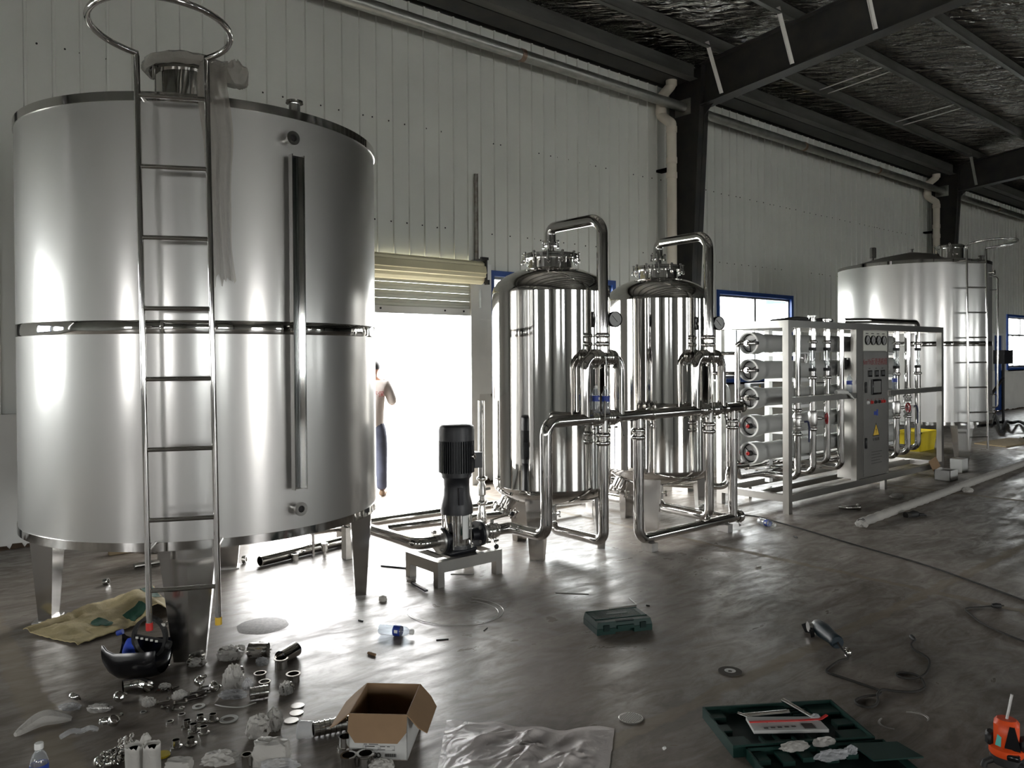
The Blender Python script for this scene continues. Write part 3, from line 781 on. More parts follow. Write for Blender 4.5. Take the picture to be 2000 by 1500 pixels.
# ================================================================== STORAGE TANKS
TANK_R, TZ0, TZ1 = 1.12, .66, 3.145
PHI = R(-116.4)
def pol(phi, r, z=0.0): return Vector((r*math.cos(phi), r*math.sin(phi), z))
def make_tank(loc, label, variant):
    t = thing('storage_tank', label, 'tank', loc, 'brushed stainless storage tanks', local=True)
    r = TANK_R
    m = MB(); m.lathe([(0.02,.615),(.9,.64),(r-.01,TZ0),(r,TZ0+.01),(r,TZ1-.01),(r-.012,TZ1)], n=128, cap0=True, cap1=False)
    m.build('shell', MT['tank'], t)
    m = MB(); m.lathe([(r-.012,TZ1),(r-.2,3.185),(.5,3.30),(.05,3.385),(.001,3.387)], n=96, cap0=False); m.build('cone_roof', mat('dull_roof_steel', (.30,.285,.265), .45, .9), t)
    for nm, a, b in (('bottom_rim', TZ0-.006, TZ0+.042), ('top_rim', TZ1-.048, TZ1+.002)):
        m = MB(); m.lathe([(r+.001,a),(r+.006,a),(r+.006,b),(r+.001,b)], n=128, cap0=False, cap1=False); m.build(nm, MT['pipe'], t)
    m = MB(); N_ = 256
    prof = []
    for k in range(N_):                       # the middle hoop is slightly dented between its weld spots
        prof.append(.0035+.0009*math.sin(k*2*PI/N_*22+1)**3)
    for z0 in (0,):
        rr = []
        for z in (1.838, 1.845, 1.872, 1.905, 1.912):
            e = 0 if z in (1.838, 1.912) else 1
            rr.append([Vector(((r+.001+e*prof[k])*math.cos(2*PI*k/N_), (r+.001+e*prof[k])*math.sin(2*PI*k/N_), z)) for k in range(N_)])
        m.rings(rr, True, False, False)
    m.build('middle_band', MT['mirror'], t)
    for k in range(4):                        # folded tapered legs with a slight crease
        ph = R(-115.5+90*k); n = pol(ph, 1); s = pol(ph+PI/2, 1)
        def pt(rad, tan, z): return n*rad+s*tan+Vector((0,0,z))
        m = MB()
        ringt = [pt(.93,-.15,TZ0), pt(1.075,-.15,TZ0), pt(1.095,0,TZ0), pt(1.075,.15,TZ0), pt(.93,.15,TZ0)]
        ringb = [pt(.965,-.082,.012), pt(1.04,-.082,.012), pt(1.052,0,.012), pt(1.04,.082,.012), pt(.965,.082,.012)]
        m.rings([ringb, ringt]); lg = m.build('leg', MT['legsteel'], t, sharp=8)
        m = MB(); rg = lambda zz, e: [pt(.925-e,-.152-e,zz), pt(1.078+e,-.152-e,zz), pt(1.10+e,0,zz), pt(1.078+e,.152+e,zz), pt(.925-e,.152+e,zz)]
        m.rings([rg(TZ0-.06,.001), rg(TZ0-.002,.001)], cap0=False, cap1=False); m.build('leg_collar', MT['pipe'], lg, sharp=8)
        if k in (1, 0): continue
        m = MB(); a = [pt(.94,-.10,0), pt(1.075,-.10,0), pt(1.075,.10,0), pt(.94,.10,0)]
        m.hexa(a+[p+Vector((0,0,.012)) for p in a]); m.build('foot_plate', MT['cast'], lg)
    # ladder
    n = pol(PHI, 1); s = pol(PHI+PI/2, 1); RL = 1.29
    ld = MB(); lean = lambda z: s*(.036*(1-z/3.27))
    def lp(tan, z, rad=RL): return n*rad+s*tan+lean(z)+Vector((0,0,z))
    rail = MB(); rail.path([lp(-.17,.31), lp(-.17,3.27)], .0155, 12); ladder = rail.build('ladder', MT['pipe'], t)
    MB().path([lp(.17,.31), lp(.17,3.27)], .0155, 12).build('rail', MT['pipe'], ladder)
    z = 3.07
    while z > .4:
        MB().path([lp(-.17,z), lp(.17,z)], .0125, 10).build('rung', MT['pipe'], ladder); z -= .3685
    hc = n*(RL+.27)+Vector((0,0,3.285)); a0 = math.atan2(-.27, .17); pts = [lp(.17,3.262)]
    for k in range(41):
        a = a0+(2*PI-(PI+2*a0)-0)*0+(PI-2*a0)*k/40
        pts.append(hc+s*(.319*math.cos(a))+n*(.319*math.sin(a))+Vector((0,0,.05*math.sin(PI*k/40))))
    pts.append(lp(-.17,3.262)); MB().path(pts, .0155, 12).build('hoop', MT['pipe'], ladder)
    for z in (1.875, 3.10, .70):
        for tn in (-.17, .17): MB().path([lp(tn,z), lp(tn,z,TANK_R-.02)], .011, 8).build('standoff', MT['pipe'], ladder)
    for tn, mt in ((-.17, MT['red']), (.17, MT['signyellow'])):
        if variant == 0: MB().path([lp(tn,.285), lp(tn,.325)], .018, 10).build('end_cap', mt, ladder)
    # hatch
    hc = pol(PHI, .80)
    h = MB(); h.lathe([(.178,3.18),(.178,3.335),(.20,3.335),(.20,3.35)], hc, n=40, cap1=False); hatch = h.build('hatch', MT['mirror'], t)
    MB().lathe([(.205,3.352),(.205,3.37),(.17,3.392),(.08,3.405),(.001,3.408)], hc, n=40, cap0=True).build('lid', MT['pipe'], hatch)
    for k in range(4):
        p = hc+pol(PHI+R(45+90*k), .215); MB().path([p+Vector((0,0,3.27)), p+Vector((0,0,3.385))], .008, 8).ring(p+Vector((0,0,3.385)), (1,0,0), .014, .005, 10, 6).build('swing_bolt', MT['chrome'], hatch)
    # level gauge
    gp = R(-85); gn = pol(gp, 1); gs = pol(gp+PI/2, 1)
    def gpnt(rad, tan, z): return gn*rad+gs*tan+Vector((0,0,z))
    if variant == 0:
        m = MB()
        for a0, a1, t0, t1 in ((1.165,1.170,-.04,.04), (1.17,1.205,-.04,-.035), (1.17,1.205,.035,.04)):
            m.hexa([gpnt(a0,t0,.94), gpnt(a1,t0,.94), gpnt(a1,t1,.94), gpnt(a0,t1,.94), gpnt(a0,t0,2.87), gpnt(a1,t0,2.87), gpnt(a1,t1,2.87), gpnt(a0,t1,2.87)])
        g = m.build('level_gauge_channel', MT['pipe'], t)
        MB().path([gpnt(1.186,0,.95), gpnt(1.186,0,2.86)], .012, 10).build('sight_tube', MT['tubeglass'], g)
        for z in (1.1, 1.9, 2.7): MB().path([gpnt(1.10,0,z), gpnt(1.166,0,z)], .01, 8).build('bracket', MT['pipe'], g)
    else:
        g = MB().tube([gpnt(1.10,0,2.90), gpnt(1.22,0,2.90), gpnt(1.22,0,.90), gpnt(1.10,0,.90)], .013, .05, n=10).build('level_tube', MT['pipe'], t)
        for z in (2.70, 1.1): MB().path([gpnt(1.10,0,z), gpnt(1.22,0,z)], .008, 8).build('bracket', MT['pipe'], g)
    for ph, z in ((-86, 2.965), (-84.6, .825)):
        d = pol(R(ph), 1); nz_ = MB(); nz_.lathe([(.022,-.02),(.022,.055),(.040,.056),(.040,.070),(.020,.070),(.018,.03)], d*TANK_R+Vector((0,0,z)), d, 20, False, False).build('nozzle', MT['chrome'], t)
        MB().lathe([(.020,.045),(.001,.045)], d*TANK_R+Vector((0,0,z)), d, 16, False, False).build('nozzle_bore', MT['black'], t)
    p = pol(R(-79), .99); MB().lathe([(.035,3.14),(.035,3.235),(.052,3.237),(.052,3.25),(.03,3.25)], p, n=20).build('vent', MT['chrome'], t)
    if variant == 1:
        p = Vector((-.49, .41, 0)); MB().lathe([(.016,3.2),(.016,3.30),(.05,3.30),(.05,3.46),(.045,3.465),(.001,3.467)], p, n=20).build('breather', MT['pipe'], t)
        MB().lathe([(.02,3.36),(.02,3.43),(.03,3.43),(.03,3.44)], (0,0,0), n=12).build('top_stub', MT['pipe'], t)
        p = pol(R(-60), .95); MB().lathe([(.03,3.15),(.03,3.22),(.045,3.222),(.045,3.236)], p, n=14).build('top_stub', MT['pipe'], t)
    return t
T1 = Vector((1.85, 5.417, 0)); T2 = Vector((13.22, 5.525, -.025))
make_tank(T1, 'huge brushed stainless tank with a ladder, nearest on the left', 0)
make_tank(T2, 'far brushed stainless tank with a ladder behind the membrane rack', 1)
# dusty film over the near hatch and hanging down beside the ladder
n = pol(PHI, 1); s = pol(PHI+PI/2, 1)
hc = T1+pol(PHI, .80)
m = MB(); nn = 40; random.seed(3); rr = []
for rad, z in ((.19,3.36),(.225,3.345),(.24,3.37),(.235,3.405),(.20,3.425),(.10,3.43),(.005,3.432)):
    rr.append([hc+Vector((rad*math.cos(2*PI*k/nn)*(1+.05*noise.noise(Vector((k*.9,z*9,1)))), rad*math.sin(2*PI*k/nn)*(1+.05*noise.noise(Vector((k*.9,z*9,1)))), z+.012*noise.noise(Vector((k*.7,z*20,rad*9))))) for k in range(nn)])
m.rings(rr, True, False, True)
wr = thing('film_wrap', 'dusty plastic film wrapped over the big tank hatch, strip hanging down', 'plastic film', tuple(hc+Vector((0,0,3.34))))
m.build('cover', MT['greyfilm'], wr)
m = crumple(T1+n*.86+s*.27+Vector((0,0,3.29)), .085, .07, .10, 5, .35, 3, 18, 10); m.build('bunched_end', MT['greyfilm'], wr)
nx, ny = 18, 60; vs = []
for j in range(ny+1):
    v = j/ny
    for i in range(nx+1):
        u = i/nx
        w = .055+.022*math.sin(v*5+.5)+.02*v
        if v > .93: w *= 1-.35*noise.noise(Vector((u*9, 3, 1)))
        tn = .185+.055*v+(u-.5)*2*w+.018*noise.noise(Vector((v*4, 1, 7)))
        fold = .020*math.sin(u*15+2*noise.noise(Vector((v*3,0,u))))*(.4+.6*v)
        if v < .10: rad = .98+(1.165-.98)*(v/.10); z = 3.385-.16*(v/.10)**1.5
        else: rad = 1.165; z = 3.225-(v-.10)/.90*(1.10+.09*noise.noise(Vector((u*7,1,0))))
        vs.append(T1+n*(rad+.012+fold*.8)+s*tn+Vector((0,0,z)))
m = MB(); m.add(vs, [(j*(nx+1)+i, j*(nx+1)+i+1, (j+1)*(nx+1)+i+1, (j+1)*(nx+1)+i) for j in range(ny) for i in range(nx)])
m.build('hanging_strip', MT['greyfilm'], wr)

# ================================================================== PIPE FITTING HELPERS
def clamp_ring(m, c, ax, r):
    """tri-clamp: two lips and the hinged clamp round them"""
    m.lathe([(r,-.022),(r+.012,-.012),(r+.016,-.006),(r+.016,.006),(r+.012,.012),(r,.022)], c, ax, 20, False, False)
    c = Vector(c); a = Vector(ax).normalized(); o = a.cross(Vector((.3,-1,.2))).normalized()
    m.cyl(c+o*(r+.01)-a*.008, c+o*(r+.055)-a*.008, .005, n=6); m.cyl(c+o*(r+.04)-a*.02, c+o*(r+.04)+a*.012, .009, n=8)
def flange_bolts(m, c, ax, r, k, br=.009, h=.03, ph0=0.0):
    c = Vector(c); d = Vector(ax).normalized(); a = d.cross(Vector((0,0,1)))
    if a.length < 1e-3: a = Vector((1,0,0))
    a.normalize(); b = d.cross(a)
    for i in range(k):
        p = c+a*(r*math.cos(ph0+2*PI*i/k))+b*(r*math.sin(ph0+2*PI*i/k))
        m.cyl(p-d*h, p+d*h, br*.55, n=6); m.cyl(p-d*h, p-d*(h*.45), br, n=6); m.cyl(p+d*(h*.45), p+d*h, br, n=6)

# ================================================================== POLISHED FILTER TANKS
def make_filter(loc, label, gn):
    t = thing('filter_tank', label, 'tank', loc, 'polished filter tanks', local=True)
    m = MB(); m.lathe([(.02,.405),(.2,.415),(.36,.445),(.46,.495),(.505,.54),(.52,.585),(.5205,.59),(.52,.595),(.52,2.245),(.5205,2.25),(.52,2.255),(.508,2.30),(.47,2.355),(.40,2.405),(.30,2.45),(.20,2.475)], n=112, cap1=False)
    m.build('shell', MT['mirror'], t, sharp=50)
    m = MB(); m.lathe([(.193,2.46),(.193,2.555),(.243,2.556),(.243,2.573),(.19,2.573)], n=56, cap0=False); nk = m.build('manway_neck', MT['pipe'], t)
    MB().lathe([(.01,2.60),(.12,2.606),(.23,2.603),(.246,2.596),(.246,2.577),(.0,2.577)][::-1], n=56, cap0=False, cap1=True).build('lid', MT['pipe'], nk)
    for k in range(12):
        p = pol(2*PI*k/12+.2, .247)
        m = MB(); m.cyl(p+Vector((0,0,2.525)), p+Vector((0,0,2.615)), .007, n=6); m.cyl(p+Vector((0,0,2.535)), p+Vector((0,0,2.55)), .016, n=6); m.cyl(p+Vector((0,0,2.60)), p+Vector((0,0,2.612)), .013, n=6); m.ring(p+Vector((0,0,2.528)), (math.sin(k),math.cos(k),0), .013, .005, 10, 6)
        m.build('swing_bolt', MT['chrome'], nk)
    m = MB(); m.lathe([(.034,2.60),(.034,2.672),(.058,2.674),(.058,2.69),(.03,2.69)], n=28, cap0=False); tn = m.build('top_nozzle', MT['pipe'], t)
    m = MB(); m.lathe([(.058,2.692),(.058,2.708),(.046,2.71)], n=28); flange_bolts(m, (0,0,2.69), (0,0,1), .066, 4, .012, .035, .6); m.build('nozzle_clamp', MT['chrome'], tn)
    g = Vector(gn)
    MB().tube([(0,0,2.705), (0,0,2.835), (g.x,g.y,2.835), (g.x,g.y,1.73)], .047, .13, n=20, seg=10).build('gooseneck_pipe', MT['pipe'], t)
    for ph in (-150, -38, 92):
        ph = R(ph); d = pol(ph, 1); s_ = pol(ph+PI/2, 1)
        def pt(rad, tan, z): return d*rad+s_*tan+Vector((0,0,z))
        m = MB(); m.rings([[pt(.395,-.058,.0),pt(.46,-.058,.0),pt(.46,.058,.0),pt(.395,.058,.0)], [pt(.36,-.092,.54),pt(.475,-.092,.54),pt(.475,.092,.54),pt(.36,.092,.54)]]); m.build('leg', MT['legsteel'], t, sharp=8)
    ax = Vector((math.cos(R(138))*.42, math.sin(R(138))*.42, -.9)).normalized(); c = pol(R(138), .36, .47)
    m = MB(); m.lathe([(.075,0),(.075,.12),(.105,.121),(.105,.138)], c, ax, 28, False); hh = m.build('hand_hole', MT['pipe'], t)
    m = MB(); m.lathe([(.106,.142),(.106,.158),(.02,.162)], c, ax, 28); m.build('blind_cover', MT['cast'], hh)
    for k in range(8):
        m = MB(); flange_bolts(m, c+ax*.14, ax, .112, 1, .013, .034, k*PI/4); m.build('cover_bolt', MT['chrome'], hh)
    o = MB().tube([(0,0,.42), (0,0,.17), (g.x,g.y,.17), (g.x,g.y,.95)], .043, .085, n=18, seg=8).build('outlet_pipe', MT['pipe'], t)
    m = MB(); m.lathe([(.043,.30),(.072,.302),(.072,.318),(.043,.32)], n=24, cap0=False, cap1=False); flange_bolts(m, (0,0,.31), (0,0,1), .072, 4, .010, .028, .4); m.build('outlet_clamp', MT['chrome'], o)
    # narrow upright sight pipe on the shell seen left of the front
    return t
F1 = Vector((4.70, 5.042, 0)); F2 = Vector((6.21, 5.07, 0)); MY = 4.42
MX = (4.70, 6.15)
make_filter(F1, 'mirror-polished filter tank nearer the pump', (MX[0]-F1.x, MY-F1.y, 0))
make_filter(F2, 'mirror-polished filter tank nearer the membrane rack', (MX[1]-F2.x, MY-F2.y, 0))

def butterfly(m, c, ax):
    m.lathe([(.044,-.03),(.060,-.026),(.066,-.016),(.066,.016),(.060,.026),(.044,.03)], c, ax, 24, False, False)
    clamp_ring(m, Vector(c)-Vector(ax)*.04, ax, .044); clamp_ring(m, Vector(c)+Vector(ax)*.04, ax, .044)
def valve(parent, c, ax, hdir):
    m = MB(); butterfly(m, c, ax); v = m.build('valve', MT['chrome'], parent)
    c = Vector(c); h = Vector(hdir); m = MB(); m.cyl(c+Vector((0,-.03,0)), c+Vector((0,-.10,0)), .010, n=8); m.beam(c+Vector((0,-.10,0)), c+Vector((0,-.10,0))+h*.15, .012, .006, up=(0,1,0)); m.build('valve_handle', MT['pipe'], v)
HZ = 1.19
lab = ('valve manifold in front of the filter tank nearer the pump', 'valve manifold in front of the filter tank nearer the membrane rack')
for X0, lb in zip(MX, lab):
    t = thing('valve_manifold', lb, 'manifold', (X0, MY, .95), 'valve manifolds')
    MB().tube([(X0-.205,MY,HZ), (X0-.205,MY,1.69), (X0+.205,MY,1.69), (X0+.205,MY,HZ)], .041, .10, n=18, seg=8).build('crossover_pipe', MT['pipe'], t)
    MB().cyl((X0,MY,.95), (X0,MY,HZ), .043, n=18).build('riser', MT['pipe'], t)
    valve(t, (X0-.075,MY,1.69), (1,0,0), (.15,0,-1)); valve(t, (X0+.085,MY,1.69), (1,0,0), (.1,0,-1))
    valve(t, (X0-.085,MY,HZ), (1,0,0), (0,0,1)); valve(t, (X0+.10,MY,HZ), (1,0,0), (.3,0,-1))
    for z in (1.80, 1.87, .985, 1.05):
        m = MB(); clamp_ring(m, (X0,MY,z), (0,0,1), .047); m.build('pipe_clamp', MT['chrome'], t)
    # pressure gauge
    gd = Vector((-.25,-.97,0)).normalized(); gc = Vector((X0+.115,MY-.03,2.005))
    m = MB(); m.path([(X0+.03,MY,1.985), (X0+.075,MY-.01,1.985)], .013, 8); m.path([gc-gd*.05, gc-gd*.02], .016, 8); g = m.build('gauge_stub', MT['chrome'], t)
    MB().lathe([(.05,-.03),(.064,-.028),(.067,.0),(.067,.012),(.060,.016),(.058,.008)], gc, gd, 32, True, False).build('gauge_case', MT['gloss_black'], g)
    MB().lathe([(.059,.008),(.059,.0095)], gc, gd, 32).build('gauge_dial', MT['gaugeface'], g)
    u = gd.cross(Vector((0,0,1))).normalized()
    MB().path([gc+gd*.011-u*.02-Vector((0,0,.022)), gc+gd*.011+u*.032+Vector((0,0,.032))], .0022, 5).build('gauge_needle', MT['black'], g)
# header shared by both filters
t = thing('header_pipe', 'long horizontal steel header pipe in front of both filter tanks', 'pipe', (4.06, MY, .3))
MB().cyl((4.24,MY,HZ), (6.66,MY,HZ), .045, n=20).build('pipe', MT['pipe'], t)
MB().tube([(4.30,MY,HZ), (4.06,MY,HZ), (4.06,MY,.31), (4.06,4.86,.31), (3.93,4.86,.31)], .047, .10, n=20, seg=8).build('drop_pipe', MT['pipe'], t)
MB().lathe([(.045,0),(.06,.005),(.06,.03),(.0,.032)], (6.66,MY,HZ), (1,0,0), 20, False).build('end_cap', MT['chrome'], t)
m = MB(); clamp_ring(m, (6.40,MY,HZ), (1,0,0), .045); m.build('pipe_clamp', MT['chrome'], t)
m = MB(); clamp_ring(m, (5.30,MY,HZ), (1,0,0), .045); m.build('pipe_clamp', MT['chrome'], t)
t = thing('drain_loop', 'low U-shaped steel pipe near the floor in front of the second filter', 'pipe', (5.14, MY, 0))
MB().tube([(5.14,MY,1.16), (5.14,MY,.115), (6.53,MY,.115)], .045, .10, n=20, seg=8).build('pipe', MT['pipe'], t)
MB().tube([(6.53,MY,.115), (6.53,MY,1.16)], .045, n=20).build('riser', MT['pipe'], t)
MB().tube([(6.53,MY,.115), (6.62,MY,.115)], .045, n=20).build('stub', MT['pipe'], t)
MB().tube([(6.46,MY+.045,.115), (6.46,6.5,.115)], .045, n=18).build('return_pipe', MT['pipe'], t)
m = MB(); clamp_ring(m, (6.62,MY,.115), (1,0,0), .048); m.lathe([(.06,.02),(.06,.03)], (6.62,MY,.115), (1,0,0), 20); m.build('end_clamp', MT['chrome'], t)
for X, zz in ((5.14, (1.06, 1.0)), (6.53, (1.06, 1.0))):
    for z in zz:
        m = MB(); clamp_ring(m, (X,MY,z), (0,0,1), .047); m.build('pipe_clamp', MT['chrome'], t)
for x0 in (6.36, 5.24): MB().box(x0, x0+.08, 4.36, 4.48, 0, .072).build('saddle', MT['cast'], t)

# ================================================================== BOOSTER PUMP AND ITS STAND
t = thing('pump_stand', 'low square steel stand under the black pump', 'stand', (3.555, 4.94, 0))
sx0, sx1, sy0, sy1 = 3.25, 3.86, 4.72, 5.16
for a, b, c, d in ((sx0,sx1,sy0,sy0+.06), (sx0,sx1,sy1-.06,sy1), (sx0,sx0+.06,sy0+.06,sy1-.06), (sx1-.06,sx1,sy0+.06,sy1-.06)): MB().box(a,b,c,d,.105,.19).build('rail', MT['satin'], t)
for a in (sx0, sx1-.06):
    for c in (sy0, sy1-.06): MB().box(a,a+.06,c,c+.06,0,.105).build('leg', MT['satin'], t)
MB().box(3.42,3.70,sy0+.06,sy1-.06,.17,.188).build('mounting_plate', MT['satin'], t)
PC = Vector((3.555, 4.90, 0))
t = thing('vertical_pump', 'black vertical multistage pump on a square stand', 'pump', (PC.x, PC.y, .19))
P = lambda x, y, z: (PC.x+x, PC.y+y, z)
m = MB(); m.rbox(PC.x-.13, PC.x+.13, PC.y-.10, PC.y+.10, .19, .225, .012); m.lathe([(.115,.225),(.11,.25)], (PC.x,PC.y,0), n=32); m.build('base_casting', MT['motor'], t)
MB().lathe([(.095,.24),(.098,.33),(.098,.335),(.100,.335),(.100,.50)], (PC.x,PC.y,0), n=48).build('stage_sleeve', MT['mirror'], t)
for k in range(4):
    p = pol(R(40+90*k), .113); MB().cyl((PC.x+p.x,PC.y+p.y,.22), (PC.x+p.x,PC.y+p.y,.52), .008, n=10).build('tie_rod', MT['chrome'], t)
m = MB(); m.lathe([(.1012,.30),(.1012,.48)], (PC.x,PC.y,0), n=10, a0=R(-100), a1=R(-55), cap0=False, cap1=False); lb = m.build('nameplate', MT['whitetrim'], t)
m = MB(); m.lathe([(.1018,.30),(.1018,.46)], (PC.x,PC.y,0), n=3, a0=R(-66), a1=R(-60), cap0=False, cap1=False); m.build('nameplate_print', MT['darkprint'], lb)
MB().lathe([(.126,.49),(.126,.535),(.120,.57),(.104,.63),(.100,.70),(.102,.755),(.118,.775),(.118,.80)], (PC.x,PC.y,0), n=40).build('lantern', MT['motor'], t)
MB().box(PC.x-.06, PC.x-.02, PC.y-.118, PC.y-.10, .57, .70).build('coupling_guard', mat('dark_guard_steel', (.05,.05,.055), .35, .8), t)
m = MB(); m.lathe([(.122,.795),(.122,1.065)], (PC.x,PC.y,0), n=40); mb = m.build('motor_body', MT['motor'], t)
m = MB()
for k in range(44):
    a = 2*PI*k/44; d = pol(a, 1); s_ = pol(a+PI/2, .0035); c = Vector((PC.x,PC.y,0))
    m.hexa([c+d*.12-s_+Vector((0,0,.81)), c+d*.140-s_+Vector((0,0,.81)), c+d*.140+s_+Vector((0,0,.81)), c+d*.12+s_+Vector((0,0,.81)), c+d*.12-s_+Vector((0,0,1.06)), c+d*.140-s_+Vector((0,0,1.06)), c+d*.140+s_+Vector((0,0,1.06)), c+d*.12+s_+Vector((0,0,1.06))])
m.build('cooling_fins', MT['motor'], mb)
MB().lathe([(.141,1.055),(.142,1.14),(.136,1.165),(.118,1.178),(.02,1.182)], (PC.x,PC.y,0), n=48).build('fan_cowl', MT['motor'], t)
bt = MB(); bd = pol(R(-12), 1); bs = pol(R(78), 1); c = Vector((PC.x,PC.y,0))
def bp_(r, tn, z): return c+bd*r+bs*tn+Vector((0,0,z))
bt.hexa([bp_(.13,-.06,.835), bp_(.195,-.06,.835), bp_(.195,.06,.835), bp_(.13,.06,.835), bp_(.13,-.06,.955), bp_(.195,-.06,.955), bp_(.195,.06,.955), bp_(.13,.06,.955)])
bx_ = bt.build('terminal_box', MT['motor'], t)
gd = pol(R(-62), 1); MB().lathe([(.022,0),(.022,.02),(.012,.02),(.012,.005)], c+gd*.138+Vector((0,0,.935)), gd, 18).build('cable_gland', MT['chrome'], t)
for sx, nm in ((-1, 'inlet_flange'), (1, 'outlet_flange')):
    m = MB(); m.lathe([(.045,.10),(.05,.16),(.10,.162),(.10,.185)], P(0,-.04,.31), (sx,0,0), 32, False); f = m.build(nm, MT['motor'], t)
    m = MB(); m.lathe([(.098,.187),(.098,.205),(.045,.206)], P(0,-.04,.31), (sx,0,0), 32, False); flange_bolts(m, Vector(P(sx*.187,-.04,.31)), (sx,0,0), .078, 4, .014, .035, .78); m.build('mating_flange', MT['cast'], f)
t = thing('suction_pipe', 'steel suction pipe running from the big tank to the pump', 'pipe', (3.17, 5.5, 0))
MB().tube([(3.17,6.62,.31), (3.17,4.86,.31), (3.36,4.86,.31)], .045, .09, n=18, seg=8).build('pipe', MT['pipe'], t)
MB().box(3.13,3.21,5.9,5.98,0,.268).build('prop', MT['cast'], t)
t = thing('discharge_valve', 'steel butterfly valve with ball-ended levers right of the pump', 'valve', (3.86, 4.86, .25))
m = MB(); m.cyl((3.755,4.86,.31), (3.95,4.86,.31), .044, n=18); butterfly(m, (3.87,4.86,.31), (1,0,0)); m.build('valve_body', MT['chrome'], t)
m = MB(); m.cyl((3.87,4.86,.36), (3.87,4.86,.40), .016, n=10); m.path([(3.87,4.86,.395), (4.02,4.80,.43)], .006, 8); lv = m.build('lever', MT['pipe'], t)
MB().lathe([(.001,-.02),(.014,-.014),(.02,0),(.014,.014),(.001,.02)], (4.03,4.796,.433), (0,0,1), 14).build('knob', MT['rubber'], lv)
m = MB(); m.path([(3.87,4.86,.26), (3.80,4.72,.225)], .006, 8); lv = m.build('lever', MT['pipe'], t)
MB().lathe([(.001,-.02),(.014,-.014),(.02,0),(.014,.014),(.001,.02)], (3.795,4.71,.222), (0,0,1), 14).build('knob', MT['rubber'], lv)
# upright pipe with reducer behind the valve
b = Vector((4.16, 5.36, 0))
t = thing('upright_pipe', 'upright steel pipe with valve and reducer behind the pump', 'pipe', (b.x, b.y, 0))
MB().cyl((b.x,b.y,.62), (b.x,b.y,1.32), .029, n=16).build('pipe', MT['pipe'], t)
m = MB(); m.lathe([(.043,.27),(.043,.31),(.028,.39),(.025,.42),(.025,.50)], b, n=20); m.build('reducer', MT['chrome'], t)
m = MB(); m.lathe([(.025,.49),(.036,.50),(.036,.58),(.025,.60),(.025,.64)], b, n=16); m.cyl(b+Vector((0,0,.54)), b+Vector((.07,-.03,.55)), .012, n=8); m.build('ball_valve', MT['cast'], t)
for z in (.43, .64):
    m = MB(); clamp_ring(m, b+Vector((0,0,z)), (0,0,1), .03); m.build('pipe_clamp', MT['chrome'], t)
MB().tube([(b.x,b.y,.30), (b.x,b.y,.20), (b.x-.25,b.y,.20), (b.x-.25,b.y+.1,.045)], .042, .08, n=16).build('elbow', MT['pipe'], t)

# ================================================================== LOOSE AND CONNECTING FLOOR PIPES
def floorpipe(label, pts, r, mt='pipe', bend=.1, hollow=False, name='steel_pipe', supports=()):
    t = thing(name, label, 'pipe', tuple(Vector((pts[0][0], pts[0][1], 0))))
    m = MB(); m.tube(pts, r, bend, n=16, seg=7, caps=not hollow)
    if hollow: 
        d = (Vector(pts[1])-Vector(pts[0])).normalized(); m.lathe([(r,0),(r*.86,0),(r*.86,.3)], pts[0], d, 16, False, False)
    m.build('pipe', MT[mt], t)
    for x, y, h in supports: MB().box(x-.03,x+.03,y-.05,y+.05,0,h).build('support', MT['cast'], t)
    return t
floorpipe('open-ended steel pipe lying on the floor right of the tank leg', [(2.50,6.18,.043), (3.62,6.43,.043)], .042, hollow=True)
floorpipe('long steel floor pipe running behind the pump towards the filters', [(3.2,6.70,.10), (6.46,6.50,.10)], .042, supports=((3.5,6.68,.06), (5.3,6.57,.06)))
floorpipe('second long steel floor pipe running behind the filter tanks', [(3.75,6.27,.11), (5.4,6.0,.11), (6.0,6.0,.11)], .036, supports=((4.4,6.157,.08),))
floorpipe('bent steel pipe resting behind the big tank leg', [(2.35,6.55,.14), (1.83,6.85,.14), (1.74,7.0,.14), (2.2,7.05,.14)], .055, bend=.12, supports=((2.1,6.69,.09),))
floorpipe('square steel offcut lying behind the big tank', [G(262,1106,.025), G(330,1094,.025), G(420,1075,.025)], .022, 'satin', bend=0)
floorpipe('S-bent steel feed pipe between the second filter and the membrane rack', [(6.35,6.3,.30), (6.95,5.02,.30), (7.10,4.86,.30), (7.10,4.86,.50), (7.45,4.86,.50)], .035, bend=.09)
floorpipe('pale steel pipe crossing behind the second filter tank', [(5.55,6.3,.42), (6.55,5.62,.42)], .035, supports=((6.1,5.925,.385),))
b = G(612, 1088); MB().cyl(b, b+Vector((0,0,.40)), .012, n=10).build('upright_rod', MT['pipe'], label='thin upright steel rod on the floor under the big tank rim', cat='rod', org=tuple(b))
b = G(576, 1095); MB().lathe([(.03,0),(.03,.06),(.024,.06),(.024,.005)], b, n=18).build('pipe_sleeve', MT['chrome'], label='short steel sleeve standing on the floor beside the open-ended pipe', cat='fitting', org=tuple(b))
b = G(634, 1088); m = MB(); m.cyl(b, b+Vector((0,0,.09)), .014, n=10); m.cyl(b+Vector((0,0,.05)), b+Vector((0,0,.12)), .028, n=12); m.cyl(b+Vector((-.03,0,.1)), b+Vector((.035,0,.1)), .012, n=8); m.build('small_valve', MT['chrome'], label='small steel valve standing upright near the open-ended pipe', cat='valve', org=tuple(b))
# timber packers under the far pipe
b = G(225, 1082); MB().box(b.x-.05,b.x+.3,b.y-.03,b.y+.03,0,.06).build('timber_block', MT['wood'], label='timber packing block on the floor behind the big tank', cat='block', org=tuple(b))
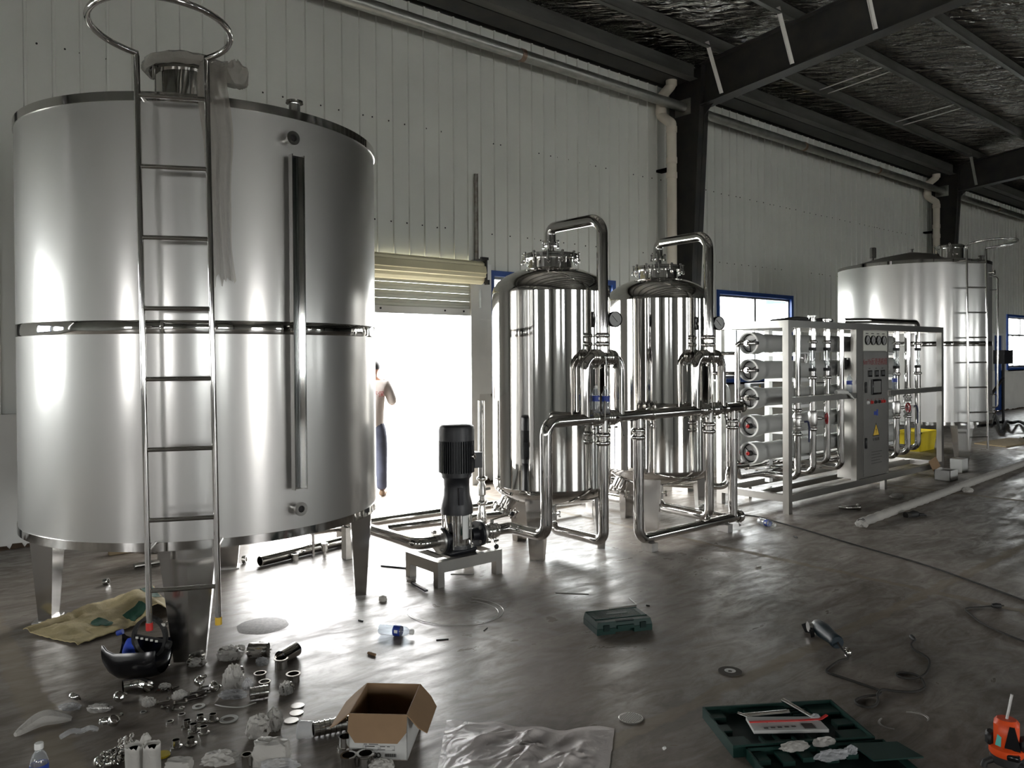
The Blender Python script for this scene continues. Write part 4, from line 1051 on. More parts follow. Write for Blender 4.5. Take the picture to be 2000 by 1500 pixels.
# ================================================================== REVERSE OSMOSIS RACK
FX0, FX1, FY0, FY1, FH = 7.57, 11.62, 4.43, 5.34, 2.07
ro = thing('membrane_rack', 'stainless reverse osmosis rack with grey pressure vessels and control cabinet', 'water treatment rack', (9.6, 4.88, 0))
w = .07
def fr(nm, *b): return MB().box(*b).build(nm, MT['satin'], ro)
for a in (FX0, FX1-w):
    for c in (FY0, FY1-w): fr('post', a, a+w, c, c+w, 0, FH)
for c in (FY0, FY1-w):
    fr('top_rail', FX0+w, FX1-w, c, c+w, FH-.075, FH)
    fr('bottom_rail', FX0+w, FX1-w, c, c+w, .125, .20)
for a in (FX0, FX1-w):
    fr('top_rail', a, a+w, FY0+w, FY1-w, FH-.075, FH); fr('bottom_rail', a, a+w, FY0+w, FY1-w, .125, .20)
fr('middle_rail', FX0+w, 9.09, FY0, FY0+.05, 1.18, 1.245); fr('middle_rail', 9.96, FX1-w, FY0, FY0+.05, 1.18, 1.245)
fr('post', 9.075, 9.135, FY0, FY0+w, .20, FH-.075)
for a in (9.85, 8.1): fr('foot', a, a+.06, FY0+.02 if a > 9 else FY1-.08, FY0+.08 if a > 9 else FY1-.02, 0, .125)
fr('cross_rail', FX0+w, FX1-w, 4.86, 4.92, .125, .19)
# inner support posts with arms for the vessels
VZ = (1.83, 1.535, 1.232, .925, .628); VY = 4.83
for a in (8.22, 10.35):
    p = MB().box(a, a+.07, 5.06, 5.12, .20, 1.995).build('vessel_post', MT['whitetrim'], ro)
    for z in VZ: MB().box(a, a+.35, 4.72, 5.06, z-.145, z-.105).build('vessel_arm', MT['whitetrim'], p)
# pressure vessels
VX0, VX1 = 7.44, 10.93
for i, z in enumerate(VZ):
    L_ = VX1-VX0
    m = MB(); m.lathe([(.101,.03),(.119,.0),(.121,.01),(.121,.16),(.101,.26),(.101,L_-.26),(.119,L_-.17),(.119,L_-.04),(.10,L_-.015),(.02,L_)], (VX0,VY,z), (1,0,0), 48, False, True)
    v = m.build('pressure_vessel', MT['vessel'], ro)
    MB().lathe([(.1215,.012),(.1215,-.004),(.104,-.004),(.102,.03),(.102,.06)], (VX0,VY,z), (1,0,0), 48, False, False).build('rim', MT['vessel_rim'], v)
    MB().lathe([(.102,.05),(.090,.045),(.088,.05)], (VX0,VY,z), (1,0,0), 40, False, False).build('retaining_ring', MT['black'], v)
    MB().lathe([(.0885,.062),(.0885,.042),(.06,.040),(.02,.038)], (VX0,VY,z), (1,0,0), 40, False, True).build('end_plate', MT['capplate'], v)
    for k in range(3 if i < 3 else 2):
        a = R(30+120*k) if i < 3 else R(40+150*k)
        d = Vector((0, math.cos(a), math.sin(a))); c = Vector((VX0+.036,VY,z)); MB().beam(c+d*.03, c+d*.088, .006, .008, up=(1,0,0)).build('plate_rib', MT['black'], v)
    if i < 3:
        m = MB(); m.lathe([(.034,.04),(.034,-.0),(.022,-.005),(.022,-.06)], (VX0,VY,z), (1,0,0), 20, False, True); m.ring((VX0-.03,VY,z), (1,0,0), .028, .008, 18, 6)
        m.cyl((VX0-.03,VY+.12,z), (VX0-.03,VY-.13,z), .010, n=8); m.cyl((VX0-.03,VY+.05,z), (VX0-.03,VY+.09,z), .02, n=10); m.build('port_fitting', MT['chrome'], v)
        MB().cyl((VX0-.03,VY-.115,z), (VX0-.03,VY-.14,z), .018, n=10).build('port_plug', MT['black'], v)
    else:
        MB().lathe([(.030,.04),(.030,-.0),(.024,-.012)], (VX0,VY,z), (1,0,0), 20).build('port_seat', MT['black'], v)
        MB().lathe([(.020,-.012),(.020,-.028),(.010,-.03),(.009,-.02)], (VX0,VY,z), (1,0,0), 18).build('port_plug', MT['red'], v)
# end manifold pipes on the left
def rp(nm, pts, r=.034, bend=.07, n=14): return MB().tube(pts, r, bend, n=n).build(nm, MT['pipe'], ro)
rp('end_riser', [(VX0-.03,VY+.02,VZ[0]+.005), (VX0-.06,VY+.10,VZ[0]), (VX0-.06,VY+.10,.36), (8.3,VY+.10,.36)], .030, .07)
rp('feed_riser', [(7.30,5.22,.3), (7.30,5.22,1.86)], .034)
rp('feed_branch', [(7.30,5.22,1.72), (7.38,VY+.13,1.72)], .022); rp('feed_branch', [(7.30,5.22,1.50), (7.38,VY+.13,1.50)], .022)
rp('thin_riser', [(7.62,5.22,.3), (7.62,5.22,1.12)], .022)
# front pipes with flow meters and valves
PYF = 4.545
def rotameter(parent_x, z0, z1):
    g = MB().lathe([(.034,z0),(.030,z0+.04),(.030,z1-.04),(.034,z1)], (parent_x,PYF,0), n=20, cap0=False, cap1=False).build('flow_meter_glass', MT['tubeglass'], ro)
    for z in (z0, z1): MB().lathe([(.041,z-.018),(.041,z+.018)], (parent_x,PYF,0), n=20).build('flow_meter_collar', MT['black'], g)
    MB().lathe([(.004,z0),(.004,z1)], (parent_x,PYF,0), n=6).build('guide_rod', MT['chrome'], g)
    MB().lathe([(.01,z0+.05),(.018,z0+.075),(.018,z0+.09),(.004,z0+.10)], (parent_x,PYF,0), n=14).build('float', MT['whiteplastic'], g)
def clampat(x, z, r=.038):
    m = MB(); clamp_ring(m, (x,PYF,z), (0,0,1), r); m.build('pipe_clamp', MT['chrome'], ro)
def lower(x, ztop, zb_, back):
    rp('meter_pipe', [(x,PYF,ztop), (x,PYF,zb_), (x-.02,PYF+back,zb_)], .038, .08, 16)
ZG0, ZG1 = 1.53, 1.765
XA, XB, XC, XD = 7.945, 8.275, 8.60, 8.925
lower(XA, 1.995, .34, .5); lower(XD, 1.995, .36, .5)
for x, zb_ in ((XB, .37), (XC, .45)):
    lower(x, ZG0, zb_, .5); rotameter(x, ZG0, ZG1); MB().cyl((x,PYF,ZG1), (x,PYF,2.12 if x == XB else 2.09), .036, n=16).build('meter_pipe', MT['pipe'], ro)
    clampat(x, ZG1+.08); clampat(x, ZG0-.09)
XE, XF_, XG = 10.40, 10.735, 11.05
for x, zb_ in ((XE, .36), (XG, .42)):
    lower(x, ZG0, zb_, .5); rotameter(x, ZG0, ZG1); clampat(x, ZG1+.08); clampat(x, ZG0-.09)
MB().cyl((XE,PYF,ZG1), (XE,PYF,2.0), .036, n=16).build('meter_pipe', MT['pipe'], ro)
lower(XF_, 1.995, .38, .5)
rp('top_return_pipe', [(XG,PYF,ZG1), (XG,PYF,2.135), (9.75,4.60,2.125), (9.4,4.75,2.12)], .034, .09, 16)
for x, z in ((XB, 2.12), (XC, 2.09)): MB().lathe([(.036,0),(.05,.004),(.05,.022),(.03,.024)], (x,PYF,z), (0,0,1), 18).build('top_ferrule', MT['chrome'], ro)
for x0 in (8.0, 8.55): MB().tube([(x0,4.9,2.085), (x0+.08,4.62,2.11), (x0+.22,4.56,2.10), (x0+.35,4.75,2.085)], .022, .06, n=10).build('loose_hose', MT['rubber'], ro)
def ball_valve(x, z):
    m = MB(); m.lathe([(.038,-.10),(.052,-.07),(.052,-.05),(.044,-.04),(.05,0),(.044,.04),(.052,.05),(.052,.07),(.038,.10)], (x,PYF,z), (0,0,1), 18, False, False); m.cyl((x,PYF-.03,z), (x,PYF-.085,z), .014, n=10)
    v = m.build('ball_valve', MT['cast'], ro)
    MB().tube([(x,PYF-.085,z+.01), (x+.07,PYF-.09,z+.01), (x+.095,PYF-.09,z-.06), (x+.09,PYF-.09,z-.22)], .011, .03, n=8).build('valve_handle', MT['bluehandle'], v)
    clampat(x, z+.13); clampat(x, z-.13)
def globe_valve(x, z, d):
    m = MB(); m.lathe([(.038,-.09),(.054,-.06),(.05,-.03),(.056,0),(.05,.03),(.054,.06),(.038,.09)], (x,PYF,z), (0,0,1), 18, False, False)
    d = Vector(d); c = Vector((x,PYF,z)); m.cyl(c, c+d*.10, .026, .018, n=12); m.cyl(c+d*.10, c+d*.155, .008, n=8); v = m.build('globe_valve', MT['cast'], ro)
    m = MB(); m.ring(c+d*.15, d, .058, .010, 28, 8)
    a = d.cross(Vector((0,0,1))).normalized(); b = d.cross(a)
    for k in range(5):
        t_ = 2*PI*k/5; m.cyl(c+d*.15, c+d*.15+(a*math.cos(t_)+b*math.sin(t_))*.055, .006, n=6)
    m.build('handwheel', MT['redpaint'], v); clampat(x, z-.12)
ball_valve(XA, .955); globe_valve(XB, .98, (.62,-.78,0)); globe_valve(XE, 1.0, (.75,-.66,0)); ball_valve(XF_, 1.0)
MB().beam((XB+.03,PYF,1.38), (XC-.03,PYF,1.38), .01, .012).build('tie_bar', MT['chrome'], ro)
for y_, z_, x0, x1 in ((5.02,.34,7.9,11.1), (5.10,.42,7.8,11.0), (4.97,.45,8.5,11.1)): rp('lower_header', [(x0,y_,z_), (x1,y_,z_)], .04, 0)
m = MB(); m.cyl((8.42,4.98,.47), (9.0,4.98,.47), .075, n=24); m.lathe([(.075,0),(.06,.05),(.02,.06)], (9.0,4.98,.47), (1,0,0), 24, False); m.build('filter_housing', MT['mirror'], ro)
m = MB(); m.cyl((8.35,PYF+.2,1.66), (8.35,PYF+.12,1.66), .055, n=20); m.build('small_gauge', MT['chrome'], ro)
# control cabinet
CX0, CX1, CYF = 9.135, 9.945, 4.438
cb = MB().box(CX0, CX1, CYF+.012, 4.70, .205, 1.735).build('cabinet', MT['satin'], ro)
MB().box(CX0, CX1, CYF+.012, CYF+.06, 1.735, 1.99).build('gauge_panel_backing', MT['satin'], cb)
MB().box(9.27, 9.90, CYF, CYF+.012, .225, 1.728).build('cabinet_door', mat('cabinet_door_steel', (.42,.41,.39), .33, 1.0, var=.06, vscale=4), cb)
MB().box(9.27, 9.90, CYF, CYF+.012, 1.742, 1.985).build('gauge_panel', mat('gauge_panel_steel', (.68,.67,.60), .45, .75), cb)
MB().box(CX0, 9.262, CYF+.004, CYF+.012, .21, 1.985).build('door_jamb', MT['satin'], cb); MB().box(9.908, CX1, CYF+.004, CYF+.012, .21, 1.985).build('door_jamb', MT['satin'], cb)
for x in (9.362, 9.505, 9.65, 9.795):
    MB().lathe([(.058,-.002),(.060,.010),(.056,.018),(.052,.012)], (x,CYF,1.872), (0,-1,0), 32, True, False).build('panel_gauge', MT['gloss_black'], cb)
    MB().lathe([(.052,.010),(.052,.0115)], (x,CYF,1.872), (0,-1,0), 28).build('panel_gauge_dial', MT['gaugeface'], cb)
    MB().beam((x-.03,CYF-.013,1.84), (x+.012,CYF-.013,1.885), .004, .002, up=(0,1,0)).build('panel_gauge_needle', MT['black'], cb)
    MB().box(x-.035, x+.035, CYF-.001, CYF, 1.948, 1.958).build('panel_gauge_caption', MT['darkprint'], cb)
def ftxt(txt, size, x, z, mt, sq=1.0): return text_part('lettering', txt, size, mt, cb, Matrix.Translation((x,CYF-.001,z)) @ Matrix.Rotation(PI/2, 4, 'X'), .0006, sq)
ftxt('6m³/h反渗透机组', .092, 9.58, 1.605, MT['redprint'], .93)
ftxt('有电危险', .045, 9.59, .655, MT['darkprint'])
for x in (9.425, 9.60, 9.765):
    MB().box(x-.048, x+.048, CYF-.012, CYF, 1.425, 1.505).build('panel_meter', MT['gloss_black'], cb)
    MB().box(x-.036, x+.036, CYF-.014, CYF-.012, 1.445, 1.492).build('meter_display', MT['screen'], cb)
    MB().box(x-.022, x+.022, CYF-.001, CYF, 1.525, 1.533).build('meter_caption', MT['darkprint'], cb)
MB().rbox(9.465, 9.715, CYF-.018, CYF+.002, 1.205, 1.395, .008).build('touch_screen_bezel', MT['gloss_black'], cb)
MB().box(9.495, 9.685, CYF-.020, CYF-.0175, 1.23, 1.37).build('touch_screen', mat('lit_screen', (.20,.20,.19), .2), cb)
for z0 in (1.235, .56): MB().rbox(9.30, 9.332, CYF-.018, CYF+.002, z0, z0+.13, .006).build('door_lock', MT['gloss_black'], cb)
for x, mt in ((9.375, 'whiteplastic'), (9.475, 'red'), (9.575, 'black'), (9.675, 'black'), (9.735, 'red'), (9.80, 'red')):
    MB().lathe([(.022,0),(.022,.008),(.016,.012),(.016,.022)], (x,CYF,1.115), (0,-1,0), 18).build('push_button', MT[mt], cb)
    MB().box(x-.016, x+.016, CYF-.001, CYF, 1.145, 1.152).build('button_caption', MT['redprint'], cb)
MB().box(9.54, 9.60, CYF-.0015, CYF, .955, 1.0).build('blue_sticker', MT['blueprint'], cb); MB().box(9.605, 9.645, CYF-.0015, CYF, .945, 1.02).build('blue_sticker', MT['blueprint'], cb)
tr = [(9.50,.695), (9.685,.695), (9.5925,.862)]
MB().extr([(x, CYF-.001, z) for x, z in tr], (0,.001,0)).build('warning_sign', MT['black'], cb)
c0 = (9.5925, .7507); MB().extr([(c0[0]+(x-c0[0])*.80, CYF-.0018, c0[1]+(z-c0[1])*.80) for x, z in tr], (0,.001,0)).build('warning_sign_face', MT['signyellow'], cb)
bolt = [(9.600,.815), (9.578,.768), (9.592,.770), (9.583,.722), (9.607,.778), (9.594,.776)]
MB().extr([(x, CYF-.0026, z) for x, z in bolt], (0,.001,0)).build('lightning_mark', MT['black'], cb)
for k in range(5): MB().box(9.47, 9.75-.05*(k % 2), CYF-.001, CYF, .50-k*.035, .508-k*.035).build('small_print_line', MT['darkprint'], cb)
MB().lathe([(.04,0),(.04,.03),(.025,.05)], (CX0-.0,4.58,1.60), (-1,0,0), 18).build('isolator_base', MT['black'], cb)
MB().box(CX0-.09, CX0-.045, 4.555, 4.605, 1.52, 1.66).build('isolator_knob', MT['black'], cb)

# ================================================================== PUMP, BARREL AND BOXES BEHIND THE RACK
b = Vector((8.25, 6.12, 0))
t = thing('centrifugal_pump', 'steel centrifugal pump with pale motor behind the rack end', 'pump', tuple(b))
MB().box(b.x-.35,b.x+.35,b.y-.12,b.y+.12,0,.12).build('base_frame', MT['satin'], t)
MB().lathe([(.02,-.06),(.12,-.05),(.17,-.02),(.17,.06),(.12,.09),(.05,.10)], b+Vector((-.22,0,.33)), (1,0,0), 32).build('volute', MT['mirror'], t)
MB().lathe([(.04,-.09),(.13,-.07),(.135,.30),(.10,.34),(.02,.35)], b+Vector((0,0,.33)), (1,0,0), 32).build('motor', MT['whiteplastic'], t)
MB().tube([b+Vector((-.28,0,.33)), b+Vector((-.42,0,.33)), b+Vector((-.42,0,.12))], .04, .08, n=14).build('inlet_elbow', MT['pipe'], t)
MB().cyl(b+Vector((-.2,0,.45)), b+Vector((-.2,0,.75)), .035, n=14).build('outlet_riser', MT['pipe'], t)
MB().box(b.x-.04,b.x+.08,b.y-.14,b.y-.12,.42,.52).build('blue_nameplate', MT['blueprint'], t)
b = Vector((9.95, 7.28, 0))
t = thing('dosing_barrel', 'white rounded plastic barrel standing by the wall behind the second filter', 'barrel', tuple(b))
MB().lathe([(.40,.0),(.43,.03),(.43,1.05),(.425,1.15),(.38,1.25),(.28,1.31),(.16,1.335),(.16,1.36),(.15,1.37),(.001,1.375)], b, n=48).build('body', MT['whiteplastic'], t)
for z in (.35, .75): MB().ring(b+Vector((0,0,z)), (0,0,1), .432, .008, 48, 6).build('hoop', MT['whiteplastic'], t)
t = thing('junction_box', 'grey wall box with a yellow warning triangle under the second window', 'electrical box', (12.86, 8.2, .90))
MB().rbox(12.58, 13.16, 8.12, 8.27, .90, 1.18, .015).build('body', MT['greybox'], t)
MB().extr([(12.80,8.118,1.02), (12.96,8.118,1.02), (12.88,8.118,1.16)], (0,.002,0)).build('warning_triangle', MT['signyellow'], t)
b = G(1790, 878)
t = thing('yellow_crate', 'yellow plastic crate on the floor under the far tank', 'crate', (b.x, b.y, 0))
m = MB(); X, Y = b.x, b.y
m.hexa([(X-.30,Y-.18,.0),(X+.30,Y-.18,.0),(X+.30,Y+.18,.0),(X-.30,Y+.18,.0),(X-.34,Y-.21,.33),(X+.34,Y-.21,.33),(X+.34,Y+.21,.33),(X-.34,Y+.21,.33)]); m.build('body', MT['yellow'], t)
m = MB()
for a in ((X-.36,X+.36,Y-.23,Y-.20), (X-.36,X+.36,Y+.20,Y+.23), (X-.36,X-.33,Y-.23,Y+.23), (X+.33,X+.36,Y-.23,Y+.23)): m.box(*a, .315, .345)
m.build('rim', MT['yellow'], t)

# ================================================================== FAR FLOOR ITEMS ON THE RIGHT
p0, p1 = G(1683, 1020, .05), Vector((16.5, 4.17, .05))
t = thing('wrapped_pipe', 'long white film-wrapped pipe lying across the floor on the right', 'pipe', (p0.x, p0.y, 0))
m = MB(); N_ = 160; pts = []; rad = []
for k in range(N_+1):
    u = k/N_; pts.append(p0.lerp(p1, u)+Vector((0,0,-.002))); rad.append(.044+.008*abs(noise.noise(Vector((u*70, 2, 1))))+.004*math.sin(u*300))
m.path(pts, rad, 14, False); m.build('film_wrap', MT['whitefilm'], t)
d = (p1-p0).normalized(); MB().lathe([(.036,-.02),(.030,-.02),(.030,.3),(.036,.3)], p0, d, 18, False, False).build('pipe_end', MT['black'], t)
crumple(p0-d*.0+Vector((0,0,-.045)), .05, .065, .05, 3, .3, 3).build('torn_film', MT['whitefilm'], t)
def glove(px, py, lab):
    b = G(px, py); t = thing('work_glove', lab, 'glove', tuple(b)); ax = Vector((.8,-.3,0)).normalized(); s_ = Vector((.3,.8,0))
    m = MB(); m.path([b+Vector((0,0,.022)), b+ax*.06+Vector((0,0,.026)), b+ax*.11+Vector((0,0,.022))], [.03,.042,.03], 10)
    for k in range(4): m.path([b+ax*.10+s_*(.022*(k-1.5))+Vector((0,0,.02)), b+ax*.15+s_*(.032*(k-1.5))+Vector((0,0,.022)), b+ax*(.19-.01*abs(k-1.2))+s_*(.036*(k-1.5))+Vector((0,0,.014))], [.013,.012,.008], 8)
    m.path([b+ax*.04+s_*.03+Vector((0,0,.02)), b+ax*.09+s_*.085+Vector((0,0,.016))], [.014,.008], 8); m.build('glove_body', MT['rubber'], t)
    MB().path([b-ax*.05+Vector((0,0,.02)), b+Vector((0,0,.022))], [.036,.032], 10).build('cuff', MT['cable'], t)
glove(1776, 1010, 'black work glove on the floor beside the wrapped pipe')
for (px, py), sz, lab, op in (((1848,937), (.26,.20,.14), 'small open white carton on the floor by the rack corner', True), ((1873,921), (.22,.16,.19), 'small closed white carton behind the open one by the rack', False)):
    b = G(px, py); t = thing('small_carton', lab, 'box', tuple(b)); sx, sy, sz_ = sz; X, Y = b.x, b.y
    if op:
        m = MB()
        for a in ((X-sx/2,X+sx/2,Y-sy/2,Y-sy/2+.006), (X-sx/2,X+sx/2,Y+sy/2-.006,Y+sy/2), (X-sx/2,X-sx/2+.006,Y-sy/2,Y+sy/2), (X+sx/2-.006,X+sx/2,Y-sy/2,Y+sy/2)): m.box(*a, 0, sz_)
        m.box(X-sx/2,X+sx/2,Y-sy/2,Y+sy/2,0,.006); m.build('walls', MT['boxwhite'], t)
        MB().beam((X-.02,Y+sy/2+.01,sz_), (X-.05,Y+sy/2+.06,sz_+.13), sx*.9, .006, up=(0,1,0)).build('flap', MT['kraft'], t)
    else:
        MB().box(X-sx/2,X+sx/2,Y-sy/2,Y+sy/2,0,sz_).build('body', MT['boxwhite'], t)
        MB().box(X-.02,X+.02,Y-sy/2,Y+sy/2,sz_,sz_+.001).build('tape', MT['kraft'], t)
b = G(1962, 866); MB().hexa([(b.x-.7,b.y-.25,.0),(b.x+.9,b.y-.35,.0),(b.x+1.0,b.y+.25,.0),(b.x-.5,b.y+.35,.0),(b.x-.7,b.y-.25,.02),(b.x+.9,b.y-.35,.02),(b.x+1.0,b.y+.25,.02),(b.x-.5,b.y+.35,.02)]).build('plywood_sheet', MT['wood'], label='pale plywood sheet lying on the floor at far right', cat='board', org=tuple(b))
floorpipe('dark steel pipe lying on the plywood sheet at far right', [(b.x+.25,b.y-.2,.07), (b.x+1.8,b.y-.25,.07)], .045)
pts = [G(x, y, .03) for x, y in ((1936,832),(1944,822),(1955,845),(1964,838),(1968,825),(1976,838),(1990,825),(2005,842))]
for i, q in enumerate(pts): q.z = .05+.12*(i % 2)
MB().path(spline(pts, 8), .035, 8).build('black_hose', MT['rubber'], label='coiled black hose on the floor by the far tank', cat='hose', org=tuple(pts[0]))
b = Vector((20.9, 6.85, 0))
t = thing('equipment_stand', 'black equipment stand with a small box at the right edge', 'stand', tuple(b))
MB().path([b+Vector((-.9,.2,.05)), b+Vector((.35,-.1,1.1))], .035, 8).build('strut', MT['blackmetal'], t)
MB().path([b+Vector((.35,-.1,0)), b+Vector((.35,-.1,1.45))], .03, 8).build('mast', MT['blackmetal'], t)
MB().box(b.x+.05,b.x+.62,b.y-.22,b.y+.02,1.45,1.78).build('control_box', MT['motor'], t)
MB().box(b.x-.9,b.x+.6,b.y-.04,b.y+.04,0,.06).build('skid', MT['blackmetal'], t)
b = G(1650, 996)
t = thing('tee_fitting', 'small steel tee fitting lying on the floor before the rack', 'fitting', tuple(b))
m = MB(); m.tube([b+Vector((-.02,.05,.03)), b+Vector((.0,-.04,.03)), b+Vector((.10,-.10,.03))], .028, .05, n=14); m.build('elbow', MT['chrome'], t)
m = MB(); clamp_ring(m, b+Vector((.10,-.10,.03)), (.8,-.5,0), .028); m.build('end_lip', MT['chrome'], t)

# ================================================================== WATER BOTTLES
def make_bottle(label, loc, rot=None, group='water bottles', spin=0.0):
    t = thing('water_bottle', label, 'bottle', loc, group, rot if rot is not None else (0,0,spin), True)
    m = MB(); m.lathe([(.0,.008),(.020,.001),(.029,.004),(.032,.012),(.0315,.04),(.0325,.046),(.0315,.052),(.0325,.06),(.0315,.068),(.0325,.076),(.0325,.11),(.0325,.145),(.031,.16),(.024,.182),(.0145,.195),(.0135,.205),(.0135,.212)], n=28, cap1=False); m.build('body', MT['bottle'], t)
    MB().lathe([(.0145,.203),(.0160,.204),(.0160,.224),(.0145,.226)], n=24).build('cap', MT['whiteplastic'], t)
    l = MB().lathe([(.0330,.100),(.0330,.146)], n=28, cap0=False, cap1=False).build('label_sleeve', MT['blueprint'], t)
    MB().lathe([(.0333,.112),(.0333,.134)], n=5, a0=R(-112), a1=R(-80), cap0=False, cap1=False).build('label_print', MT['whiteplastic'], l)
    return t
make_bottle('upright water bottle with white cap at the bottom left corner', (.52, 3.46, 0))
a, b = G(741, 1228, .033), G(792, 1233, .033); dz = math.atan2(b.y-a.y, b.x-a.x)
make_bottle('water bottle lying on the bright floor between tank leg and toolbox', tuple(a), (0, R(90), dz))
a, b = G(1482, 1017, .033), G(1516, 1026, .033)
make_bottle('water bottle lying on the floor beyond the low U pipe', tuple(a), (0, R(90), math.atan2(b.y-a.y, b.x-a.x)))
make_bottle('left of two water bottles standing on the header pipe', (4.605, MY-.01, HZ+.043), spin=.3)
make_bottle('right of two water bottles standing on the header pipe', (4.685, MY-.045, HZ+.038), spin=.8)
make_bottle('water bottle standing on the rack rail left of the cabinet', (8.965, FY0+.03, 1.245), spin=.2)
make_bottle('water bottle standing on the rack rail right of the cabinet', (10.16, FY0+.03, 1.245), spin=.5)
# cloth glove on the rail
b = Vector((8.72, FY0+.02, 1.245)); t = thing('cloth_glove', 'grey cloth glove draped over the rack middle rail', 'glove', tuple(b))
m = MB(); m.path([b+Vector((-.06,.02,.018)), b+Vector((.03,0,.022)), b+Vector((.12,-.03,.012))], [.025,.035,.022], 10)
for k in range(4): m.path([b+Vector((.10,-.03,.012)), b+Vector((.15+.02*k,-.045,-.01-.012*k)), b+Vector((.17+.025*k,-.05,-.045-.008*k))], [.011,.010,.007], 7)
m.build('glove_body', MT['gasket'], t)
# ================================================================== PERSON IN THE DOORWAY
def skin(verts, edges, sub=2, root=0):
    me = bpy.data.meshes.new('sk'); me.from_pydata([v[:3] for v in verts], edges, [])
    ob = bpy.data.objects.new('sk', me); COL.objects.link(ob)
    md = ob.modifiers.new('s', 'SKIN'); md.use_smooth_shade = True
    for i, v in enumerate(verts):
        sv = me.skin_vertices[0].data[i]; r = v[3]; sv.radius = (r, r) if not isinstance(r, tuple) else r; sv.use_root = (i == root)
    sb = ob.modifiers.new('b', 'SUBSURF'); sb.levels = sub; sb.render_levels = sub
    bpy.context.view_layer.update()
    out = bpy.data.meshes.new_from_object(ob.evaluated_get(bpy.context.evaluated_depsgraph_get()))
    bpy.data.objects.remove(ob)
    out.polygons.foreach_set('use_smooth', [True]*len(out.polygons))
    return out
def chain(vs):
    return vs, [(i, i+1) for i in range(len(vs)-1)]
def part_from(me, name, mt, parent):
    me.materials.clear(); me.materials.append(mt); me.name = name
    o = bpy.data.objects.new(name, me); COL.objects.link(o); o.parent = parent; ORG[o.name] = (0,0,0); return o
pr = thing('person', 'person in a light work shirt and jeans standing in the bright doorway', 'person', (4.83, 8.39, 0), None, (0,0,R(-40.1)))
V = [(0,0,.90,.085), (0,0,1.08,.09), (0,.0,1.28,(.11,.085)), (0,-.005,1.40,.075), (0,.005,1.47,.052), (0,.02,1.53,.062), (0,.03,1.585,.080), (0,.025,1.635,.058)]
E_ = [(i, i+1) for i in range(7)]
def limb(base, vs):
    k = len(V); V.extend(vs); E_.append((base, k))
    for i in range(len(vs)-1): E_.append((k+i, k+i+1))
    return k+len(vs)-1
for s in (1, -1):
    limb(0, [(s*.08,0,.83,.070), (s*.10,.01,.47,.055), (s*.105,-.01,.25,.052), (s*.105,0,.085,.036), (s*.11,.08,.05,.034), (s*.115,.16,.035,.026)])
    if s > 0: h = limb(3, [(.155,0,1.37,.056), (.245,.0,1.13,.042), (.215,.16,1.20,.034), (.185,.26,1.26,.027), (.175,.32,1.28,.026)])
    else: h = limb(3, [(-.155,0,1.37,.056), (-.235,-.02,1.11,.042), (-.25,.04,.88,.030), (-.25,.06,.82,.026), (-.25,.07,.765,.026)])
    d = Vector((-.02,.05,.02)) if s > 0 else Vector((0,.01,-.06)); bx = Vector(V[h][:3]); sd = Vector((.0,.0,-.018)) if s > 0 else Vector((0,.018,0))
    for k in range(4):
        q = bx+sd*(k-1.5); V.append((*(q+d*.8),.0085)); e1 = len(V)-1; V.append((*(q+d*(1.5-.12*abs(k-1.2))+Vector((-.012*s,0,0))),.007)); E_.append((h, e1)); E_.append((e1, e1+1))
    th = bx-d*.2+sd*-1.6; V.append((*(th+d*.5),.009)); E_.append((h, len(V)-1)); V.append((*(th+d*1.1),.008)); E_.append((len(V)-2, len(V)-1))
for s in (1, -1):
    V.append((s*.078,.005,1.575,.014)); E_.append((6, len(V)-1)); V.append((s*.088,-.008,1.59,.012)); E_.append((len(V)-2, len(V)-1))
V.append((0,.115,1.565,.012)); E_.append((6, len(V)-1))
body = part_from(skin(V, E_), 'body', MT['skin'], pr)
me = skin([(0,0,.78,(.150,.125)), (0,-.005,.97,(.152,.125)), (0,-.005,1.18,(.16,.125)), (0,-.01,1.33,(.165,.115)), (0,-.01,1.40,(.10,.085)), (.165,0,1.375,.075), (.225,.0,1.21,.066), (.25,.02,1.115,.062), (-.165,0,1.375,.075), (-.215,-.01,1.21,.064), (-.235,-.015,1.10,.060)], [(0,1),(1,2),(2,3),(3,4),(3,5),(5,6),(6,7),(3,8),(8,9),(9,10)])
shirt = part_from(me, 'shirt', MT['shirt'], pr)
part_from(skin(*chain([(0,-.012,1.405,.068), (0,-.005,1.445,.062)])), 'collar', MT['collar'], pr)
me = skin([(0,0,1.0,(.125,.105)), (0,0,.84,(.145,.118)), (.09,0,.74,.098), (.10,.01,.47,.078), (.105,-.01,.22,.072), (.105,0,.075,.07), (-.09,0,.74,.098), (-.10,.01,.47,.078), (-.105,-.01,.22,.072), (-.105,0,.075,.07)], [(0,1),(1,2),(2,3),(3,4),(4,5),(1,6),(6,7),(7,8),(8,9)])
part_from(me, 'trousers', MT['jeans'], pr)
for s in (1, -1): part_from(skin(*chain([(s*.105,-.05,.045,.042), (s*.108,.05,.042,.046), (s*.114,.15,.032,.038), (s*.116,.19,.026,.026)])), 'shoe', MT['shoe'], pr)
m = MB(); nn = 20; rr = []
for j in range(9):
    th = j/8*PI*.60; rr.append([Vector((.092*math.sin(th)*math.cos(2*PI*k/nn), .012+.100*math.sin(th)*math.sin(2*PI*k/nn)-(.02 if math.sin(2*PI*k/nn) > .3 else 0)*j/8, 1.585+.094*math.cos(th))) for k in range(nn)])
m.rings(rr, True, False, False); m.build('hair', MT['hair'], pr)
for ch, xx in (('环', .052), ('保', .128)):
    text_part('shirt_lettering', ch, .075, MT['redprint'], pr, Matrix.Translation((xx,-.152+.25*xx*xx,1.255)) @ Matrix.Rotation(R(10 if xx > .1 else 4), 4, 'Z') @ Matrix.Rotation(PI/2, 4, 'X'), .004)
